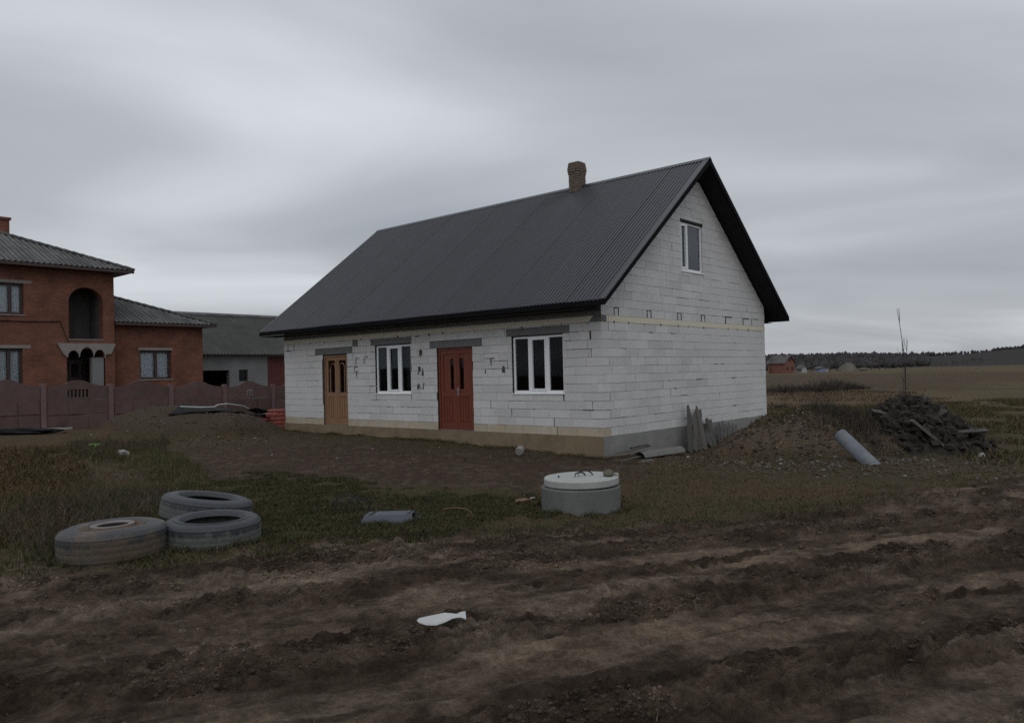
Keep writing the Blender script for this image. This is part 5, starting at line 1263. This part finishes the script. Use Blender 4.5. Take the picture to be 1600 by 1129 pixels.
def palette(n, cols, p): return np.array(cols)[rng.choice(len(cols), n, p=p)]*rng.uniform(.65, 1.35, (n, 1))
GRN = [(.046, .05, .02), (.062, .062, .027), (.095, .075, .045), (.036, .041, .018)]
def patchy(X, Y, s, lo=-.05, k=1.0): return (.8*fbm(X*.9, Y*.9, 60, 3)+fbm(X*1.8, Y*1.8, 61, 4)+.35*fbm(X*6, Y*6, 63, 2)+np.clip(s, -.5, .7)*.4*k) > lo+.12*rng.random(len(X))
# short green turf
X, Y, s = scatter(P_green, 120000, lambda X, Y, s: patchy(X, Y, s, -.12)); blades('grass', X, Y, rng.uniform(.025, .085, len(X)), rng.uniform(.005, .011, len(X)), rng.uniform(.3, 1.3, len(X)), palette(len(X), GRN, [.35, .25, .15, .25]))
# brown turf between yard, ring and road
P_turf = world_poly([(230, 720), (250, 735), (430, 745), (640, 768), (850, 765), (1000, 735), (1090, 722), (1240, 758), (1420, 750), (1600, 728), (1600, 745), (1450, 768), (1290, 792), (1130, 812), (1000, 818), (860, 824), (720, 838), (560, 846), (420, 860), (260, 874), (250, 800)])
X, Y, s = scatter(P_turf, 110000, lambda X, Y, s: patchy(X, Y, s, .02)); blades('grass', X, Y, rng.uniform(.02, .07, len(X)), rng.uniform(.005, .01, len(X)), rng.uniform(.4, 1.4, len(X)), palette(len(X), [(.062, .055, .024), (.10, .074, .04), (.045, .05, .02), (.13, .095, .055)], [.35, .3, .2, .15]))
# verge tufts spilling on the road edge and in the mud
X, Y, s = scatter(P_road[:12+1], 1, None) if 0 else (None, None, None)
ed = world_poly(road_edge); t = rng.uniform(0, len(ed)-1.001, 9000); k = t.astype(int); u = (t-k)[:, None]; Q = ed[k]*(1-u)+ed[k+1]*u+rng.normal(0, .28, (9000, 2))
kk = fbm(Q[:, 0]*2, Q[:, 1]*2, 65, 3) > .03; Q = Q[kk]; blades('grass', Q[:, 0], Q[:, 1], rng.uniform(.03, .10, len(Q)), rng.uniform(.005, .011, len(Q)), rng.uniform(.3, 1.4, len(Q)), palette(len(Q), GRN, [.35, .2, .3, .15]))
# fringe along the foundation
X = rng.uniform(-12.8, .3, 5000); Y = -.06-np.abs(rng.normal(0, .16, 5000)); k = fbm(X*1.5, Y*0, 66, 3) > -.02; X, Y = X[k], Y[k]; blades('grass', X, Y, rng.uniform(.03, .13, len(X)), rng.uniform(.006, .012, len(X)), rng.uniform(.3, 1.2, len(X)), palette(len(X), [(.07, .055, .03), (.05, .05, .022), (.10, .07, .04)], [.4, .3, .3]))
# tufts growing against the ring, the tyres and the tray
for (cx_, cy_, r_, n_) in ((cR[0], cR[1], RR, 2600), (aA[0], aA[1], RA, 1500), (aB[0], aB[1], .5, 1800), (PC[0], PC[1], .5, 1500), (tr.location.x, tr.location.y, .3, 900)):
    a = rng.uniform(0, 6.28, n_); rr_2 = r_+.01+np.abs(rng.normal(0, .10, n_)); X = cx_+rr_2*np.cos(a); Y = cy_+rr_2*np.sin(a); k = fbm(X*2.5, Y*2.5, 166, 3) > -.1; X, Y = X[k], Y[k]
    blades('grass', X, Y, rng.uniform(.03, .12, len(X)), rng.uniform(.005, .011, len(X)), rng.uniform(.3, 1.3, len(X)), palette(len(X), GRN, [.35, .2, .25, .2]))
def clear_view(X, Y):
    """trampled grass round the pale stone"""
    a = away(STONE); u = (X-STONE[0])*a[0]+(Y-STONE[1])*a[1]; v = -(X-STONE[0])*a[1]+(Y-STONE[1])*a[0]
    return ~((u > -3.2) & (u < .4) & (np.abs(v) < .34))
# tan and dry weeds on the left bank
P_w1 = world_poly([(10, 860), (20, 790), (70, 715), (140, 700), (245, 705), (285, 760), (255, 810), (95, 842), (80, 868)])
X, Y, s = scatter(P_w1, 52000, lambda X, Y, s: (fbm(X*.9, Y*.9, 67, 3)+np.clip(s, -.5, 1)*.3) > -.38)
k = clear_view(X, Y); X, Y, s = X[k], Y[k], s[k]
hh = (.09+.34*np.clip(fbm(X*.8+4, Y*.8, 68, 3)+.16, 0, .6))*rng.uniform(.5, 1.3, len(X))
blades('dry_weeds', X, Y, hh, rng.uniform(.004, .010, len(X)), rng.uniform(.15, .9, len(X)), palette(len(X), [(.078, .063, .036), (.066, .07, .027), (.13, .10, .058), (.082, .088, .034), (.055, .045, .033)], [.22, .27, .16, .27, .08]))
P_w2 = world_poly([(60, 870), (30, 830), (110, 780), (260, 775), (265, 800), (120, 815), (95, 845)])
X, Y, s = scatter(P_w2, 9000); blades('dry_weeds', X, Y, rng.uniform(.06, .34, len(X)), rng.uniform(.003, .006, len(X)), rng.uniform(.2, 1.2, len(X)), palette(len(X), [(.055, .045, .036), (.055, .052, .027), (.13, .105, .085)], [.45, .33, .22]))
X, Y, s = scatter(P_tan, 40000, lambda X, Y, s: (X-CAM[0])*f2[0]+(Y-CAM[1])*f2[1] > 6); blades('dry_grass', X, Y, rng.uniform(.06, .24, len(X)), rng.uniform(.005, .012, len(X)), rng.uniform(.5, 1.5, len(X)), palette(len(X), [(.11, .072, .038), (.085, .06, .034), (.05, .05, .022)], [.5, .35, .15]))
P_w3 = world_poly([(110, 712), (120, 690), (250, 672), (262, 690), (200, 712), (140, 722)])
X, Y, s = scatter(P_w3, 15000, lambda X, Y, s: (fbm(X*.7, Y*.7, 167, 3)+np.clip(s, -.5, .5)*.25) > -.02); k = clear_view(X, Y); X, Y = X[k], Y[k]; blades('dry_weeds', X, Y, rng.uniform(.04, .26, len(X)), rng.uniform(.006, .012, len(X)), rng.uniform(.1, .8, len(X)), palette(len(X), [(.05, .042, .028), (.048, .05, .022), (.09, .068, .044)], [.4, .3, .3]))
# small bright leaves of the green weed
lw = thing('green_weed', 'small bright green weed in dry growth left of the pale stone', 'weed'); rest(lw, 148, 722, .1)
for k in range(9): 
    a = random.uniform(0, 6.28); l = random.uniform(.06, .14); o = MB().add([(0, 0, .2), (.5*l*math.cos(a)-.02, .5*l*math.sin(a), .27), (l*math.cos(a), l*math.sin(a), .25), (.5*l*math.cos(a)+.02, .5*l*math.sin(a)+.02, .26)], [(0, 1, 2, 3)]).build('leaf', mat('bright_leaf', (.12, .22, .06), .7, .1) if k == 0 else bpy.data.materials['bright_leaf'], lw)
MB().tube([(-.12, -.05, 0), (-.04, 0, .12), (0, 0, .21)], .006, 4).build('stem', bpy.data.materials['bright_leaf'], lw)
# far grass tufts at the right
P_far = world_poly([(1205, 660), (1205, 640), (1440, 632), (1600, 625), (2300, 612), (2600, 700), (1900, 715), (1600, 730), (1540, 715), (1500, 690), (1380, 660), (1300, 672)])
X, Y, s = scatter(P_far, 190000, lambda X, Y, s: fbm(X*.6, Y*.6, 69, 3) > -.1); blades('field_grass', X, Y, rng.uniform(.05, .2, len(X)), rng.uniform(.01, .03, len(X)), rng.uniform(.3, 1.3, len(X)), palette(len(X), [(.075, .062, .03), (.10, .075, .04), (.055, .055, .024)], [.45, .3, .25]))
P_far2 = P_tanf; X, Y, s = scatter(P_tanf, 60000, lambda X, Y, s: (fbm(X*.3, Y*.3, 70, 3) > -.12)); blades('field_grass', X, Y, rng.uniform(.04, .24, len(X)), rng.uniform(.02, .05, len(X)), rng.uniform(.3, 1.2, len(X)), palette(len(X), [(.125, .093, .06), (.10, .077, .05), (.08, .065, .042)], [.5, .3, .2]))
# weeds on the earth mound by the gable and dry brush before the heap
X = MOUNDS[0][0]+rng.normal(0, 1.0, 5000); Y = MOUNDS[0][1]+rng.normal(0, .8, 5000); k = fbm(X*1.5, Y*1.5, 72, 3) > .07; X, Y = X[k], Y[k]; blades('dry_weeds', X, Y, rng.uniform(.04, .16, len(X)), rng.uniform(.006, .012, len(X)), rng.uniform(.3, 1.2, len(X)), palette(len(X), [(.10, .07, .035), (.055, .055, .022), (.07, .05, .03)], [.4, .3, .3]))
bp = hit(1350, 695); n = 2600; X = bp[0]+r2[0]*rng.normal(.1, .55, n)+f2[0]*rng.normal(.7, .3, n); Y = bp[1]+r2[1]*rng.normal(.1, .55, n)+f2[1]*rng.normal(.7, .3, n); blades('dry_brush', X, Y, rng.uniform(.08, .4, n), rng.uniform(.004, .009, n), rng.uniform(.1, .9, n), palette(n, [(.06, .05, .04), (.085, .07, .055), (.045, .038, .032)], [.4, .3, .3]))

def lumps(name, X, Y, S_, colr, m, flat=.6, sink=.25):
    n = len(X); Z = zmesh(X, Y); nz = 1+rng.normal(0, .2, (n, len(iv), 1)); a = rng.uniform(0, 6.28, n); c, s = np.cos(a), np.sin(a)
    V = iv[None]*nz*S_[:, None, None]*np.stack([rng.uniform(.7, 1.4, n), rng.uniform(.6, 1.1, n), rng.uniform(flat*.7, flat*1.3, n)], 1)[:, None, :]
    Vx = V[..., 0]*c[:, None]-V[..., 1]*s[:, None]; Vy = V[..., 0]*s[:, None]+V[..., 1]*c[:, None]
    V = np.stack([Vx+X[:, None], Vy+Y[:, None], V[..., 2]+(Z+S_*(flat-sink*2)*.5)[:, None]], 2)
    F_ = ifc[None]+(np.arange(n)*len(iv))[:, None, None]
    o = np_mesh(name, V.reshape(-1, 3), F_.reshape(-1, 3), m, color=np.repeat(colr, len(iv), 0)); return tag(o, kind='stuff')
M_lump = mat('clod_soil', (0, 0, 0), .95, .35, 30, .7, 80, attr=True, spec=.2)
# mud clods on the churned road, lying where the ruts did not press them flat
ov = np.array([[1, 0, 0], [-1, 0, 0], [0, 1, 0], [0, -1, 0], [0, 0, 1], [0, 0, -1]], float); of = np.array([[0, 2, 4], [2, 1, 4], [1, 3, 4], [3, 0, 4], [2, 0, 5], [1, 2, 5], [3, 1, 5], [0, 3, 5]])
n = 420000; dd = 2.9+rng.random(n)**.75*12; tt = rng.uniform(-1, 1, n)*(dd*.72+.6); X = c2[0]+f2[0]*dd+r2[0]*tt; Y = c2[1]+f2[1]*dd+r2[1]*tt
q = (X-OR[0])*ROADV[0]+(Y-OR[1])*ROADV[1]; p = (X-OR[0])*ROADP[0]+(Y-OR[1])*ROADP[1]; ci = cell(X, Y)
k = (sdist(P_road, X, Y) > .1) & ((fbm(q*1.6, p*2.6, 91, 5, .6)+.3*fbm(q*6, p*8, 92, 2)-.3*GB[ci]) > -.02+.17*rng.random(n)); X, Y, ci = X[k], Y[k], ci[k]; print('clods', len(X))
if len(X) > 110000: X, Y, ci = X[:110000], Y[:110000], ci[:110000]
sz = (.004+.021*rng.random(len(X))**3.5)*(.75+.06*np.minimum(np.hypot(X-c2[0], Y-c2[1]), 10))
iv0, ifc0 = iv, ifc; iv, ifc = ov, of
lumps('mud_clods', X, Y, sz, GC[ci]*rng.uniform(.75, 1.2, (len(X), 1)), M_lump, .7, .45); iv, ifc = iv0, ifc0
# stones and soil crumbs on both mounds and in the yard
xs_, ys_, ss_, cs_ = [], [], [], []
for (mx_, my_, sx, sy, n, big) in ((3.7, 1.5, 1.5, 1.2, 4600, .035), (5.6, .6, 1.2, .9, 1300, .03), (4.2, .0, 1.6, .7, 900, .03), (-12.0, -3.0, 1.8, 1.5, 1200, .045), (-6, -2.5, 3.5, 1.2, 900, .03), (7.2, 1.8, 1.0, .8, 500, .03)):
    X = mx_+rng.normal(0, sx, n); Y = my_+rng.normal(0, sy, n); k = ~((X < .3) & (Y > -.3)); X, Y = X[k], Y[k]; xs_.append(X); ys_.append(Y); ss_.append(.008+big*rng.random(len(X))**4)
    w = rng.random(len(X)); cs_.append(np.where((w < .05)[:, None], np.array([[.22, .205, .185]]), np.where((w < .35)[:, None], np.array([[.12, .105, .09]]), np.array([[.065, .048, .033]])))*rng.uniform(.7, 1.3, (len(X), 1)))
lumps('gravel', np.concatenate(xs_), np.concatenate(ys_), np.concatenate(ss_), np.concatenate(cs_), M_lump, .7, .2)
# dead stalks and straw flecks in the mud
n = 700; dd = 3+rng.random(n)*8; tt = rng.uniform(-1, 1, n)*dd*.7; X = c2[0]+f2[0]*dd+r2[0]*tt; Y = c2[1]+f2[1]*dd+r2[1]*tt; k = sdist(P_road, X, Y) > 0; X, Y = X[k], Y[k]
blades('straw', X, Y, rng.uniform(.02, .07, len(X)), rng.uniform(.002, .004, len(X)), rng.uniform(.8, 3.0, len(X)), palette(len(X), [(.16, .125, .085), (.09, .075, .05), (.2, .17, .13)], [.5, .3, .2]))

# ------------------------------------------------------------------ haze over the whole plain
hz_m = bpy.data.materials.new('air'); hz_m.use_nodes = True; t = hz_m.node_tree; t.nodes.remove(t.nodes['Principled BSDF'])
pv = nd(t, 'ShaderNodeVolumePrincipled'); pv.inputs['Color'].default_value = (.80, .86, .96, 1); pv.inputs['Density'].default_value = .00028; pv.inputs['Anisotropy'].default_value = 0
t.links.new(pv.outputs[0], t.nodes['Material Output'].inputs['Volume'])
zlo = float(GHt.min())-1.2; zhi = float(GHt.max())+14
hb = MB().box(-7500, 7500, -7500, 7500, zlo, zhi).build('haze', hz_m); tag(hb, kind='stuff')
